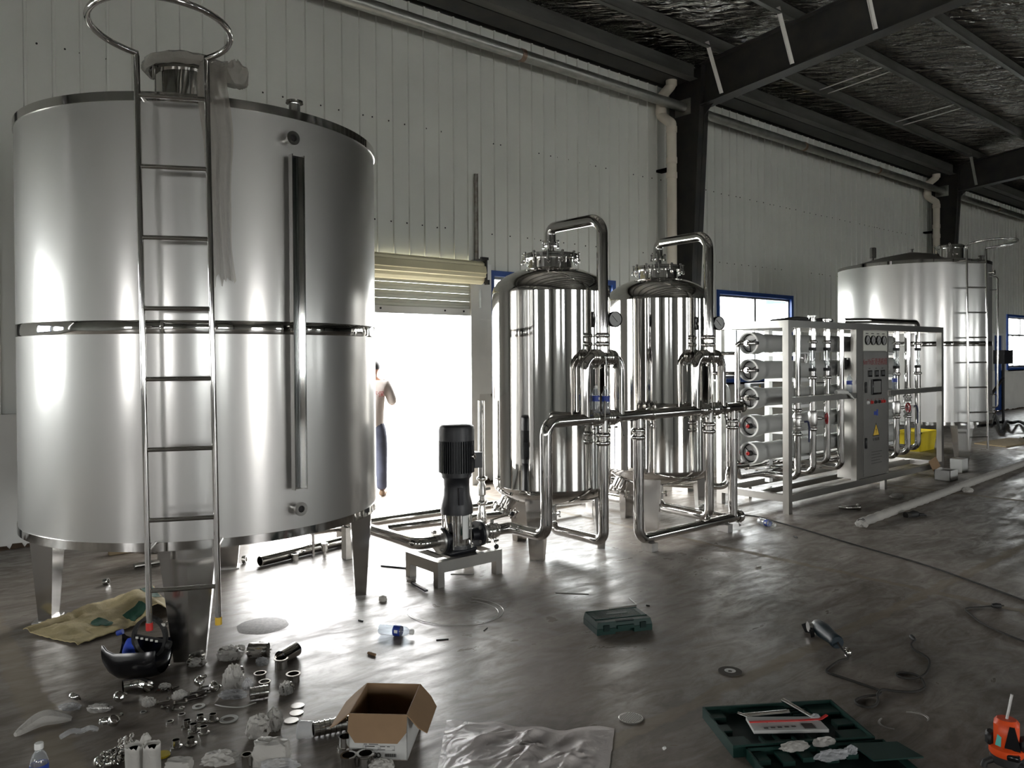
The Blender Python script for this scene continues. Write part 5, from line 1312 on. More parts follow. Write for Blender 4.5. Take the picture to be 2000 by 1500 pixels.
# ================================================================== NEAR FLOOR CLUTTER
# ---- woven sack
def hs(u, v): return .008+.03*abs(noise.noise(Vector((u*3.2, v*2.4, 4.2))))+.016*abs(noise.noise(Vector((u*9, v*7, 1))))+.010*abs(noise.noise(Vector((u*21, v*13, 6))))+(.09*math.exp(-((u-.78)/.12)**2) if v > .1 else .03)*(.6+.4*v)
cn = [G(45,1237), G(152,1262), G(338,1200), G(300,1153)]
sc = [G(45,1237), G(152,1262), G(345,1197), G(298,1152)]
a, b_, c_, d_ = sc[0], sc[1], sc[2], sc[3]
m = sheet((a, d_, c_, b_), 48, 22, hs, .006)
sk = thing('woven_sack', 'crumpled tan woven sack with green print behind the welding mask', 'sack', tuple((a+c_)/2))
m.build('cloth', MT['sack'], sk)
def patch(u0, u1, v0, v1, nm, mt, round_=False):
    n1, n2 = 14, 10; vs = []; fs = []
    for j in range(n2+1):
        for i in range(n1+1):
            uu, vv = i/n1, j/n2
            if round_:
                x, y = uu*2-1, vv*2-1; x, y = x*math.sqrt(max(0,1-y*y/2)), y*math.sqrt(max(0,1-x*x/2)); uu, vv = x/2+.5, y/2+.5
            u = u0+(u1-u0)*uu; v = v0+(v1-v0)*vv
            p = (a*(1-u)+d_*u)*(1-v)+(b_*(1-u)+c_*u)*v
            vs.append(p+Vector((0,0,hs(u,v)+.004)))
    for j in range(n2):
        for i in range(n1): fs.append((j*(n1+1)+i, j*(n1+1)+i+1, (j+1)*(n1+1)+i+1, (j+1)*(n1+1)+i))
    m = MB(); m.add(vs, fs); m.build(nm, mt, sk)
patch(.30, .44, .45, .85, 'green_emblem', MT['sackgreen'], True); patch(.56, .72, .62, .93, 'green_print', MT['sackgreen']); patch(.86, .985, .03, .5, 'green_print', MT['sackgreen'])

# ---- welding helmet lying on its face, head band up
hb = G(272, 1322)
hm = thing('welding_helmet', 'black welding helmet lying face down with headband up', 'helmet', tuple(hb), None, (0,0,R(-40)))
# local: x right in view, y away, z up.  curved shield = part of a barrel lying on the floor
m = MB(); rr = []; n1 = 22
for i, x in enumerate([-.145,-.12,-.08,-.03,.03,.08,.115,.135]):
    f = i/7; ring_o = []
    R0 = .125*(1-.25*abs(f-.5)**2*2); lift = .02*(abs(f-.4)*2)**2+(.05 if i == 0 else .02 if i == 1 else 0)
    for k in range(n1+1):
        a_ = R(-200)+R(220)*k/n1
        ring_o.append(Vector((x, R0*math.cos(a_), R0+lift+R0*math.sin(a_)*1.0)))
    rr.append(ring_o)
m.rings(rr, False, False, False)
inner = [[Vector((p.x*.96, p.y*.94, (p.z-.125)*.94+.128)) for p in r_] for r_ in rr]
m.rings([r_[::-1] for r_ in inner], False, False, False); m.build('shield', MT['gloss_black'], hm)
m = MB(); m.box(-.05,.05,-.06,.06,.018,.03); m.build('visor_cartridge', MT['black'], hm)
m = MB(); pts = [Vector((.085*math.cos(t_)+.05, .02, .205+.105*math.sin(t_))) for t_ in [R(-60+300*k/24) for k in range(25)]]
m2 = MB()
for p, q in zip(pts[:-1], pts[1:]): m2.beam(p, q, .015, .034, up=(0,1,0))
bd = m2.build('head_band', MT['black'], hm)
MB().beam((-.04,.02,.215), (.125,.02,.185), .02, .006, up=(0,1,0)).build('crown_strap', MT['black'], bd)
for k in range(5): MB().box(-.02+k*.026,-.006+k*.026,.005,.0085,.203-k*.005,.214-k*.005).build('strap_slot', MT['gasket'], bd)
MB().lathe([(.022,0),(.022,.02),(.012,.024)], (.14,.02,.165), (1,0,-.2), 16).build('adjuster_knob', MT['rubber'], bd)
MB().box(.118,.140,.005,.035,.268,.285).build('buckle', MT['chrome'], bd)
m = crumple((-.055,.02,.105), .045, .03, .10, 2, .12, 2, 16, 10, flat=False); m.build('sweat_pad', mat('blue_foam', (.01,.05,.42), .7), hm)
MB().path([(-.085,.0,.245), (-.115,.0,.235)], .014, 10).build('side_knob', MT['blueprint'], hm)

# ---- steel elbow below the helmet
b = G(265, 1352)
t = thing('pipe_elbow', 'large bright steel elbow lying in front of the welding mask', 'fitting', tuple(b))
rx = Vector((math.cos(R(-40)), math.sin(R(-40)), 0)); ry = Vector((math.cos(R(50)), math.sin(R(50)), 0))
m = MB(); pts = [b+rx*(-.065+.13*k/10)+ry*(.03*math.sin(PI*k/10))+Vector((0,0,.030)) for k in range(11)]; m.path(pts, .030, 20, False); m.path(pts, .027, 20, False); m.build('elbow_body', MT['mirror'], t)

# ---- ferrules, clamps, gaskets
def ferrule(px, py, r, h, label, group, up=True, flange=1.5, mt='chrome'):
    b = G(px, py); m = MB(); fr_ = r*flange
    if up: pf = [(r*.86,.002),(fr_,.0),(fr_,.006),(r,.009),(r,h),(r*.86,h),(r*.86,.002)]
    else: pf = [(r*.86,0),(r,0),(r,h-.012),(fr_,h-.006),(fr_,h),(r*.86,h),(r*.86,0)]
    m.lathe(pf, b, n=28, cap0=False, cap1=False)
    return m.build('pipe_ferrule', MT[mt], label=label, cat='fitting', group=group, org=tuple(b))
gp = 'small steel ferrules standing on the floor'
fl = 'small steel ferrule standing among the loose parts on the floor'
for px, py in ((365,1420),(391,1410),(416,1408),(378,1428),(398,1433),(344,1460),(373,1455)): ferrule(px, py, .0165, .034, fl, gp, True, 1.55)
ferrule(549, 1305, .033, .055, 'tall steel ferrule standing behind the wrapped parts', 'large steel ferrules', False, 1.16)
ferrule(573, 1332, .033, .045, 'steel ferrule standing alone right of the wrapped parts', 'large steel ferrules', False, 1.16)
ferrule(508, 1325, .030, .03, 'dark steel ferrule among the bagged parts', 'large steel ferrules', False, 1.1)
ferrule(517, 1338, .028, .02, 'low steel ring beside the bagged parts', 'large steel ferrules', False, 1.1)
ferrule(675, 1460, .030, .05, 'steel ferrule half hidden left of the carton', 'large steel ferrules', True, 1.3)
ferrule(681, 1500, .030, .055, 'steel ferrule in front of the carton at the bottom edge', 'large steel ferrules', False, 1.15)
ferrule(714, 1494, .032, .05, 'wide steel ferrule in front of the carton', 'large steel ferrules', False, 1.2)
ferrule(697, 1478, .022, .045, 'narrow steel ferrule touching the carton front', 'large steel ferrules', False, 1.2)
ferrule(482, 1496, .020, .05, 'steel ferrule beside the white foam parcel at the bottom edge', 'large steel ferrules', False, 1.2)
b = G(562, 1293); t = thing('pipe_tee', 'short polished steel pipe stub lying behind the tall ferrule', 'fitting', tuple(b))
m = MB(); m.path([b+Vector((-.05,-.02,.04)), b+Vector((.07,.05,.04))], .040, 22, False); m.path([b+Vector((-.05,-.02,.04)), b+Vector((.07,.05,.04))], .037, 22, False); m.build('stub', MT['mirror'], t)
def washer(px, py, r0, r1, label, mt='gasket', h=.004, group='flat rings and discs on the floor', z=0.0):
    b = G(px, py, z); MB().lathe([(r0,0),(r1,0),(r1,h),(r0,h),(r0,0)], b, n=32, cap0=False, cap1=False).build('gasket', MT[mt], label=label, cat='gasket', group=group, org=tuple(b))
def disc(px, py, r, label, mt='cast', h=.004):
    b = G(px, py); MB().lathe([(r*.96,0),(r,.001),(r,h*.8),(r*.95,h),(.001,h)], b, n=36).build('steel_disc', MT[mt], label=label, cat='disc', group='flat rings and discs on the floor', org=tuple(b), sharp=12)
washer(388, 1380, .017, .030, 'small pale gasket ring right of the scattered bolts'); washer(447, 1405, .026, .042, 'large pale gasket ring beside the ferrules')
washer(355, 1383, .008, .014, 'tiny steel ring near the bolts', 'chrome'); washer(280, 1391, .010, .015, 'tiny dark ring left of the bolts', 'cast'); washer(355, 1399, .012, .017, 'small steel clamp ring among the loose parts', 'chrome', .012); washer(332, 1413, .012, .018, 'small steel ring alone on the floor', 'chrome', .012)
disc(581, 1379, .033, 'upper of three grey steel discs beside the foil bag'); disc(579, 1393, .033, 'middle of three grey steel discs beside the foil bag'); disc(569, 1408, .033, 'lower of three grey steel discs beside the foil bag')
disc(1232, 1404, .058, 'perforated steel disc on the floor before the plastic sheet', 'satin', .006)
b = G(1232, 1404); m = MB()
for i in range(-5, 6):
    for j in range(-5, 6):
        x, y = i*.0092+(.0046 if j % 2 else 0), j*.0082
        if x*x+y*y < .0026: m.cyl((b.x+x,b.y+y,.0055), (b.x+x,b.y+y,.0066), .0026, n=6)
m.build('perforations', MT['black'], bpy.data.objects[[o.name for o in bpy.data.objects if o.get('label','').startswith('perforated')][0]], kind='stuff')
b = G(318, 1470); disc(316, 1476, .034, 'yellow plastic cap lying behind the foam sleeves', 'yellow', .008)
b = G(1426, 1312); t = thing('grinding_disc', 'worn grinding disc lying on the floor', 'disc', tuple(b))
MB().lathe([(.011,.0),(.062,.0),(.062,.005),(.030,.006),(.026,.003),(.011,.003),(.011,0)], b, n=36, cap0=False, cap1=False).build('abrasive', mat('abrasive_grey', (.07,.062,.05), .9), t)
MB().lathe([(.011,.0032),(.030,.0066),(.028,.0070),(.011,.0040)], b, n=30, cap0=False, cap1=False).build('paper_label', MT['gasket'], t)
# loose bolts, pins and small bits, each its own thing
random.seed(11); lbl = 'short steel bolt among the loose parts near the welding mask'
for px, py, ln, an in ((310,1375,.05,.4),(330,1368,.06,1.2),(343,1377,.055,.1),(352,1366,.07,.5),(365,1372,.08,.6),(374,1357,.07,.55),(385,1362,.06,.7),(318,1384,.03,.3),(327,1390,.03,2.0),(306,1352,.035,.2),(318,1351,.035,1.0),(330,1356,.03,2.2),(338,1347,.03,.8),(395,1345,.03,.4),(340,1388,.05,-.2),(405,1352,.05,.9)):
    b = G(px, py); d = Vector((math.cos(an-R(40)), math.sin(an-R(40)), 0))
    m = MB(); m.cyl(b+Vector((0,0,.007)), b+d*ln+Vector((0,0,.007)), .005, n=8); m.cyl(b+Vector((0,0,.009)), b-d*.008+Vector((0,0,.009)), .010, n=6)
    m.build('steel_bolt', MT['pipe'], label=lbl, cat='bolt', group='loose bolts on the floor', org=tuple(b))
def clampthing(px, py, label, r=.024, tilt=(.2,.3,.9)):
    b = G(px, py); t = thing('pipe_clamp', label, 'clamp', tuple(b), 'loose pipe clamps on the floor'); ax = Vector(tilt).normalized(); c = b+Vector((0,0,r*.9+.008))
    MB().lathe([(r*.8,-.010),(r,-.012),(r*1.12,-.006),(r*1.12,.006),(r,.012),(r*.8,.010),(r*.8,-.010)], c, ax, 24, False, False).build('clamp_band', MT['chrome'], t)
    o = ax.cross(Vector((.6,-.8,0))).normalized(); m = MB(); m.cyl(c+o*r*1.0, c+o*(r+.035), .004, n=8); m.cyl(c+o*(r+.018), c+o*(r+.030), .010, n=8); m.build('wing_nut', MT['chrome'], t)
for px, py, lb, tl in ((145,1372,'chrome pipe clamp at the left end of the scattered parts',(.5,.2,.6)), (222,1420,'chrome pipe clamp alone left of the foam sleeves',(.3,-.5,.7)), (389,1341,'round chrome clamp left of the bagged parts',(.4,-.6,.5)), (321,1304,'chrome clamp beside the tank leg foot',(.2,-.8,.4)), (326,1302,'second chrome clamp beside the tank leg foot',(.7,-.5,.2)), (232,1372,'chrome pipe clamp next to the small film bag',(.5,-.5,.6)), (455,1318,'chrome clamp behind the bagged parts',(.2,-.3,.9)), (470,1322,'upright chrome clamp behind the bagged parts',(.7,-.6,.1)), (205,140+1280,'thin steel pin ring left of the lone clamp',(.1,.1,1)), (418,1352,'chrome clamp at the left of the clear bag',(.6,-.6,.3)), (1655,1284,'chrome ring clamp on the grinder cord',(.75,-.6,.15))): clampthing(px, py, lb, .024, tl)
random.seed(21)
for k, (px, py) in enumerate(((205,1492),(217,1488),(228,1483),(240,1478),(250,1472),(195,1500),(262,1468),(212,1502),(226,1497),(240,1490))):
    clampthing(px, py, 'steel clamp in the tangled row beside the foam sleeves', .022, (math.cos(k*.9),-math.sin(k*.9)*.7,.35))
# film-wrapped lumps
def bag(px, py, sx, sy, sz, seed, label, mt='film', rz=0.0, amp=.33, freq=2.6, core=None, boxy=0.0):
    b = G(px, py); t = thing('wrapped_part', label, 'wrapped part', tuple(b), 'film-wrapped parts on the floor')
    crumple(b, sx, sy, sz, seed, amp, freq, 30, 16, rz, True, boxy).build('film', MT[mt], t, sharp=25)
    if core:
        m = MB(); ax = Vector((math.cos(rz), math.sin(rz), 0)); c = b+Vector((0,0,sz*.62)); L2 = sx*.72; rr_ = min(sy, sz)*core
        m.path([c-ax*L2, c+ax*L2], rr_, 18, False); m.path([c-ax*L2, c+ax*L2], rr_*.9, 18, False); m.build('steel_fitting', MT['mirror'], t)
Z = R(-40)
bag(383, 1300, .058, .032, .030, 1, 'grey film-wrapped roll against the tank leg foot', 'film', Z, core=.7)
bag(448, 1287, .075, .055, .050, 2, 'milky film bag around a fitting right of the tank leg', 'film', Z, core=.6)
bag(470, 1270, .030, .025, .022, 3, 'small twist of film on top of the wrapped fittings', 'film', Z)
bag(505, 1280, .075, .050, .048, 4, 'thin film bag holding a large elbow', 'greyfilm', Z, core=.85)
bag(512, 1298, .038, .030, .028, 6, 'shiny crumpled clear film near the large elbow', 'clearfilm', Z)
bag(455, 1345, .055, .045, .085, 7, 'tall milky film bag with a dome fitting', 'film', Z+.5, amp=.4, core=.4)
bag(455, 1362, .075, .04, .025, 8, 'clear film spread below the tall milky bag', 'clearfilm', Z)
bag(484, 1345, .030, .030, .035, 9, 'round clear film bundle beside the ribbed fitting', 'clearfilm', Z)
bag(559, 1354, .042, .035, .042, 10, 'milky film-wrapped cup right of the ribbed fitting', 'film', Z+.8, core=.7)
bag(138, 1385, .055, .030, .020, 12, 'clear film scrap at the left end of the scattered parts', 'clearfilm', Z)
bag(195, 1388, .065, .035, .022, 13, 'grey film scrap left of the loose bolts', 'film', Z, core=.5)
bag(290, 1378, .036, .026, .030, 14, 'small milky film bag left of the loose bolts', 'film', Z)
bag(350, 1365, .036, .026, .030, 15, 'small milky film bag on top of the loose bolts', 'film', Z+.6)
bag(322, 1345, .035, .020, .020, 16, 'thin film bag beside the big elbow', 'film', Z)
bag(430, 1490, .080, .04, .035, 18, 'crumpled clear film bag at the bottom middle left', 'film', Z+.2, amp=.42)
bag(505, 1440, .060, .045, .070, 19, 'white bag with a wrapped pipe standing beside the steel discs', 'whitefilm', Z, amp=.36, core=.5)
bag(535, 1425, .042, .040, .065, 20, 'second white bag leaning on the first beside the discs', 'whitefilm', Z+.5, amp=.3, core=.5)
bag(530, 1490, .078, .045, .065, 21, 'square white foam parcel at the bottom edge', 'whitefilm', Z, amp=.12, freq=2.2, boxy=.75)
bag(545, 1503, .085, .04, .03, 22, 'shiny clear film heap below the foam parcel', 'clearfilm', Z)
bag(350, 1503, .055, .03, .03, 23, 'small white parcel at the bottom edge beside the sleeves', 'whitefilm', Z, amp=.12, freq=2.2, boxy=.75)
bag(745, 1503, .055, .035, .03, 24, 'white foam scrap in front of the carton', 'whitefilm', Z, amp=.3)
bag(748, 1174, .032, .026, .026, 25, 'small crumpled paper ball near the right tank leg', 'whitefilm', Z, amp=.4, freq=4)
bag(1890, 961, .075, .04, .04, 26, 'white foam lump beside the wrapped pipe', 'whitefilm', Z)
bag(1752, 972, .085, .05, .035, 27, 'pale foam lump on the floor before the cabinet', 'whitefilm', Z)
# long twisted film at far left
pts = [G(30,1435,.01), G(55,1420,.012), G(75,1408,.02), G(92,1402,.025), G(115,1402,.02), G(140,1404,.006)]
MB().path(spline(pts, 6), [.010+.028*math.sin(PI*(k/(len(pts)*6-6)))**.8 for k in range((len(pts)-1)*6+1)], 8).build('twisted_film', MT['film'], label='long twisted plastic film strip at the far left', cat='plastic film', org=tuple(G(85,1405)))
b = G(150, 1438); MB().path(spline([b+Vector((-.06,.02,.008)), b+Vector((-.02,0,.03)), b+Vector((.02,.02,.01)), b+Vector((.05,-.02,.03)), b+Vector((.08,0,.006))], 6), .012, 8).build('clear_film_curl', MT['clearfilm'], label='curl of clear film above the upright bottle', cat='plastic film', org=tuple(b))
# foam sleeves standing in pairs
for px, py, h, lb in ((262,1510,.115,'left white foam sleeve standing at the bottom edge'), (297,1512,.125,'right white foam sleeve standing at the bottom edge')):
    b = G(px, py); t = thing('foam_sleeve', lb, 'wrapped part', tuple(b), 'foam sleeves at the bottom edge')
    m = MB(); nn = 24; rr = []
    for z in (0, h*.3, h*.6, h*.9, h): rr.append([b+Vector((.034*(1+.08*noise.noise(Vector((k*.5,z*20,px))))*math.cos(2*PI*k/nn), .034*math.sin(2*PI*k/nn), z+(.02*noise.noise(Vector((k*.7,1,px))) if z == h else 0))) for k in range(nn)])
    m.rings(rr, True, True, False); m.build('sleeve', MT['whitefilm'], t)
    m = MB(); m.lathe([(.026,.01),(.026,h-.012),(.022,h-.012),(.022,.02)], b, n=20); m.build('steel_fitting', MT['mirror'], t)
b = G(285, 1503); crumple(b+Vector((0,0,.11)), .022, .018, .028, 31, .3, 3).build('film_twist', MT['whitefilm'], label='film twist sticking up between the foam sleeves', cat='plastic film', org=tuple(b))
# ribbed steel fittings in a row (stack of ferrules on their side)
def rowstack(px0, py0, px1, py1, n, r, label, z=None):
    p, q = G(px0, py0), G(px1, py1); d = (q-p); L_ = d.length; d.normalize(); c = p+Vector((0,0,r*1.12))
    t = thing('ferrule_stack', label, 'fittings', tuple(p)); st = L_/n
    for k in range(n): MB().lathe([(r*.86,0),(r*1.12,0),(r*1.12,st*.16),(r,st*.24),(r,st*.96),(r*.86,st*.96),(r*.86,0)], c+d*(st*k), d, 28, False, False).build('ferrule', MT['chrome'], t)
    return t
rowstack(488, 1368, 524, 1362, 4, .029, 'row of four shiny ferrules lying beside the tall milky bag')
t = rowstack(612, 1440, 686, 1424, 7, .030, 'row of shiny ferrules lying left of the carton')
b = G(585, 1440); t = thing('film_tube', 'clear film tube end at the left of the ferrule row', 'plastic film', tuple(b))
d = (G(612,1440)-b); m = MB(); m.path([b+Vector((0,0,.034)), b+d+Vector((0,0,.036))], [.040,.036], 24, False); m.build('film', MT['clearfilm'], t)
MB().ring(b+Vector((0,0,.034)), d, .034, .007, 26, 8).build('rolled_end', MT['clearfilm'], t)
pts = [G(420,1376,.004), G(440,1380,.004), G(470,1381,.004), G(500,1372,.004)]; MB().path(spline(pts, 6), .0028, 6).build('plastic_tie', MT['gasket'], label='pale plastic tie curving below the clear film', cat='tie', org=tuple(pts[0]))

# ---- cardboard carton
def px_local(o, yaw):
    cx_, sx_ = math.cos(yaw), math.sin(yaw); return lambda x, y, z=0: Vector((o.x+x*cx_-y*sx_, o.y+x*sx_+y*cx_, o.z+z))
A = G(682, 1483); B_ = G(796, 1486); w_ = (B_-A).length; yaw = math.atan2(B_.y-A.y, B_.x-A.x)
q = px_local(A, yaw); dp, hh = .31, .195
t = thing('carton', 'open white carton with brown flaps, front and centre', 'box', tuple(A))
def wallp(p1, p2, h, mi=.004):
    m = MB(); nrm = (p2-p1).cross(Vector((0,0,1))).normalized()*mi
    m.hexa([p1, p2, p2-nrm, p1-nrm, p1+Vector((0,0,h)), p2+Vector((0,0,h)), p2-nrm+Vector((0,0,h)), p1-nrm+Vector((0,0,h))]); return m
C0, C1, C2, C3 = q(0,0), q(w_,0), q(w_,dp), q(0,dp)
def carton_wall(p1, p2):
    m = wallp(p1, p2, hh); 
    ob = m.build('wall', [MT['boxwhite'], MT['kraft']], t)
    nrm = (p2-p1).cross(Vector((0,0,1))).normalized()
    for f in ob.data.polygons:
        if f.normal.dot(nrm) < -.5 or f.normal.z > .5: f.material_index = 1
    return ob
fw_ = carton_wall(C0, C1); carton_wall(C1, C2); carton_wall(C2, C3); carton_wall(C3, C0)
MB().hexa([C0, C1, C2, C3]+[p+Vector((0,0,.004)) for p in (C0,C1,C2,C3)]).build('bottom', MT['kraft'], t)
def flap(p1, p2, outd, drop, L_, cut):
    o = Vector(outd); e = (p2-p1).normalized(); z = Vector((0,0,hh)); 
    tip = o*math.cos(drop)*L_+Vector((0,0,-math.sin(drop)*L_))
    a1, a2 = p1+z, p2+z; m1 = p1+z+tip*.62, p2+z+tip*.62; t1, t2 = p1+z+tip+e*cut, p2+z+tip-e*cut
    nn_ = (p2-p1).cross(tip).normalized()*.004
    MB().extr([a1, m1[0], t1, t2, m1[1], a2], nn_).build('flap', MT['kraft'], t)
ox = (C1-C0).normalized(); oy = (C3-C0).normalized()
flap(C0, C1, -oy, R(70), .112, .035); flap(C1, C2, ox, R(48), .12, .03); flap(C3, C0, -ox, R(40), .12, .03); flap(C2, C3, oy, R(75), .13, .03)
# print on the front face
def fq(u, v): return C0+ox*(u*w_)+Vector((0,0,v*hh))-oy*.0008
def rectp(nm, u0, u1, v0, v1, mt): MB().extr([fq(u0,v0), fq(u1,v0), fq(u1,v1), fq(u0,v1)], oy*.0006).build(nm, MT[mt], fw_)
for u0, u1, v0, v1 in ((.25,.31,.335,.35),(.34,.50,.335,.35),(.27,.44,.285,.305),(.53,.62,.288,.303),(.65,.70,.288,.303),(.27,.30,.255,.265),(.49,.55,.255,.265),(.27,.31,.225,.235),(.49,.62,.222,.236),(.74,.78,.222,.232)): rectp('print_line', u0, u1, v0, v1, 'darkprint')
for u0, u1, v0, v1 in ((.24,.78,.313,.316),(.24,.78,.208,.211),(.24,.243,.208,.316),(.777,.78,.208,.316)): rectp('label_border', u0, u1, v0, v1, 'darkprint')
for k in range(17): rectp('barcode_bar', .615+k*.0115, .615+k*.0115+(.007 if k % 3 else .004), .075, .145, 'darkprint')
for k, u in enumerate((.20,.29,.38)): rectp('handling_symbol', u, u+.02, .085, .13, 'darkprint'); 
for u in (.445,.505): MB().ring(fq(u,.107), oy, .009, .0025, 14, 5).build('handling_symbol', MT['darkprint'], fw_)

# ---- plastic sheet at the bottom centre
cs = [G(850,1530), G(1185,1545), G(1200,1424), G(872,1408)]
_rs = random.Random(17); folds = []
for k in range(46):
    a_ = _rs.gauss(.35, .8); folds.append((_rs.random(), _rs.random(), math.cos(a_), math.sin(a_), _rs.uniform(.006, .034), _rs.uniform(.012, .05), _rs.uniform(.10, .35)))
def hsh(u, v):
    x, y = u*.86, v*.5; z = .010+.02*max(0, noise.noise(Vector((u*2.3, v*2, 3)))+.3)
    for cx_, cy_, c0_, s0_, h_, w_0, l_ in folds:
        dx_, dy_ = x-cx_*.86, y-cy_*.5; al = dx_*c0_+dy_*s0_; ac = -dx_*s0_+dy_*c0_+.25*al*al
        z += h_*math.exp(-abs(ac)/w_0*1.6)*math.exp(-(al/l_)**2)
    edge = min(u, 1-u, v, 1-v); e = min(1, edge*5+.05)
    b = .035*noise.noise(Vector((u*5, v*5, 12)))*(1 if edge < .03 else .5)
    dy = -.07*max(0, 1-abs(2*u-1)*1.2)*v*(.6+noise.noise(Vector((u*3, 0, 1))))
    return (b+dy*.6, b+dy*.75, .003+e*z*.42)
m = sheet(cs, 110, 64, hsh, .002)
for i, p in enumerate(m.v):
    if p[2] < .002: m.v[i] = (p[0], p[1], .002+.001*(i % 2))
m.build('plastic_sheet', MT['sheetfilm'], label='crumpled milky plastic sheet spread on the floor, front centre', cat='plastic sheet', org=tuple((cs[0]+cs[2])/2), sharp=60)

# ---- closed green tool case
A, B_, C_ = G(1129,1219), G(1166,1242), G(1274,1230)
ex = (C_-B_); lx = ex.length; ex.normalize(); ey = Vector((-ex.y, ex.x, 0)); ly = abs((A-B_).dot(ey)); H_ = .075
t = thing('tool_case', 'closed dark green plastic tool case lying on the floor', 'tool case', tuple(B_))
def cq(x, y, z): return B_+ex*x+ey*y+Vector((0,0,z))
def cbox(m, x0, x1, y0, y1, z0, z1, ch=.0): m.hexa([cq(x0,y0,z0), cq(x1,y0,z0), cq(x1,y1,z0), cq(x0,y1,z0), cq(x0+ch,y0+ch,z1), cq(x1-ch,y0+ch,z1), cq(x1-ch,y1-ch,z1), cq(x0+ch,y1-ch,z1)])
m = MB(); cbox(m, 0, lx*.33, 0, ly, 0, .036); cbox(m, lx*.67, lx, 0, ly, 0, .036); cbox(m, lx*.33, lx*.67, .03, ly, 0, .036); m.build('base', MT['green'], t)
m = MB(); cbox(m, 0, lx, 0, ly, .039, H_, .008); lid = m.build('lid', MT['green'], t)
m = MB(); cbox(m, .004, lx-.004, .004, ly-.004, .034, .041); m.build('seam', MT['greendark'], t)
m = MB(); cbox(m, lx*.36, lx*.66, -.010, .022, .030, .050); m.build('carry_handle', MT['green'], t)
m = MB(); cbox(m, lx*.35, lx*.67, .006, .03, H_-.008, H_+.001); m.build('handle_recess', MT['greendark'], lid)
for x0 in (.12, .78):
    m = MB(); cbox(m, lx*x0, lx*(x0+.1), -.006, .004, .022, .058); m.build('latch', MT['greendark'], t)
for v in (.26, .92): 
    m = MB(); cbox(m, .01, lx-.01, ly*v, ly*v+.006, H_-.002, H_+.004); m.build('lid_ridge', MT['green'], lid)
m = MB(); k = 0
x = .02
while x < lx-.035:
    cbox(m, x, x+.005, ly*.30, ly*.88, H_-.002, H_+.003); x += .0105
m.build('ribbed_panel', MT['green'], lid, kind='stuff')
m = MB(); cbox(m, lx*.32, lx*.70, ly*.54, ly*.66, H_, H_+.0045); m.build('embossed_plate', MT['green'], lid)

# ---- open tool case with tools
A = G(1370,1430); Bc = G(1560,1382); Cc = G(1690,1445)
o = A; ex = (Bc-A); ex.normalize(); ey = Vector((-ex.y, ex.x, 0))
o = G(1432, 1480); ey = (G(1372,1402)-o); ly = ey.length; ey.normalize(); ex = Vector((ey.y, -ey.x, 0)); lx = abs((G(1684,1440)-o).dot(ex))
t = thing('open_tool_case', 'open dark green tool case with moulded tray at the bottom right', 'tool case', tuple(o))
def cq(x, y, z): return o+ex*x+ey*y+Vector((0,0,z))
def cb2(m, x0, x1, y0, y1, z0, z1): m.hexa([cq(x0,y0,z0), cq(x1,y0,z0), cq(x1,y1,z0), cq(x0,y1,z0), cq(x0,y0,z1), cq(x1,y0,z1), cq(x1,y1,z1), cq(x0,y1,z1)])
Hc = .052
m = MB()
for a in ((0,lx,0,.008), (0,lx,ly-.008,ly), (0,.008,.008,ly-.008), (lx-.008,lx,.008,ly-.008)): cb2(m, *a, 0, Hc)
m.build('tray_wall', MT['green'], t)
m = MB(); cb2(m, .008, lx-.008, .008, ly-.008, 0, .016); m.build('tray_floor', MT['greendark'], t)
random.seed(5)
for x0, x1, y0, y1 in ((.012,.09,.02,.10), (.012,.08,ly-.09,ly-.012), (lx*.3,lx*.62,ly-.05,ly-.012), (lx*.78,lx-.012,ly-.10,ly-.012), (lx*.8,lx-.012,.02,.10), (lx*.25,lx*.45,.012,.05), (lx*.5,lx*.72,.012,.045), (.012,.06,ly*.42,ly*.58), (lx*.86,lx-.012,ly*.4,ly*.55), (lx*.35,lx*.55,ly*.36,ly*.44)):
    m = MB(); cb2(m, x0, x1, y0, y1, .016, .038); m.build('tray_block', MT['green'], t)
for k in range(7):
    xx = lx*(.14+.11*k); m = MB(); cb2(m, xx, xx+.012, ly*.06, ly*(.24+.05*(k % 3)), .016, .032); m.build('tray_rib', MT['green'], t)
for k in range(5):
    yy = ly*(.62+.07*k); m = MB(); cb2(m, lx*.64, lx*.77, yy, yy+.010, .016, .030); m.build('tray_rib', MT['green'], t)
m = MB(); cb2(m, lx*.36, lx*.56, ly+.002, ly+.03, .0, .03); m.build('carry_handle', MT['green'], t)
# lid half hinged towards the viewer
m = MB(); y0, y1 = -ly*.9, -.012; xs = .05
for a in ((xs,lx+.03,y0,y0+.008), (xs,lx+.03,y1-.008,y1), (xs,xs+.008,y0,y1), (lx+.022,lx+.03,y0,y1)): cb2(m, *a, 0, .045)
m.build('lid_wall', MT['green'], t)
m = MB(); cb2(m, xs+.008, lx+.022, y0+.008, y1-.008, 0, .014); m.build('lid_floor', MT['greendark'], t)
for k in range(6):
    xx = .07+lx*.15*k; m = MB(); cb2(m, xx, xx+lx*.08, -.10-.02*(k % 2), -.03, .014, .034); m.build('lid_block', MT['green'], t)
m = MB(); m.extr([cq(lx*.78,-.05,.05), cq(lx*1.10,-.06,.05), cq(lx*1.14,-.20,.055), cq(lx*.80,-.20,.055)], (0,0,.006)); m.build('accessory_cover', MT['green'], t)
def onto(x, y, z): return cq(x, y, z)
p0, p1 = onto(lx*.62, ly*1.0, .062), onto(lx*.74, ly*.42, .052)
MB().path([p0, p1], .0105, 14).build('steel_bar', MT['chrome'], label='bright steel bar resting across the open tool case', cat='bar', org=tuple(p0))
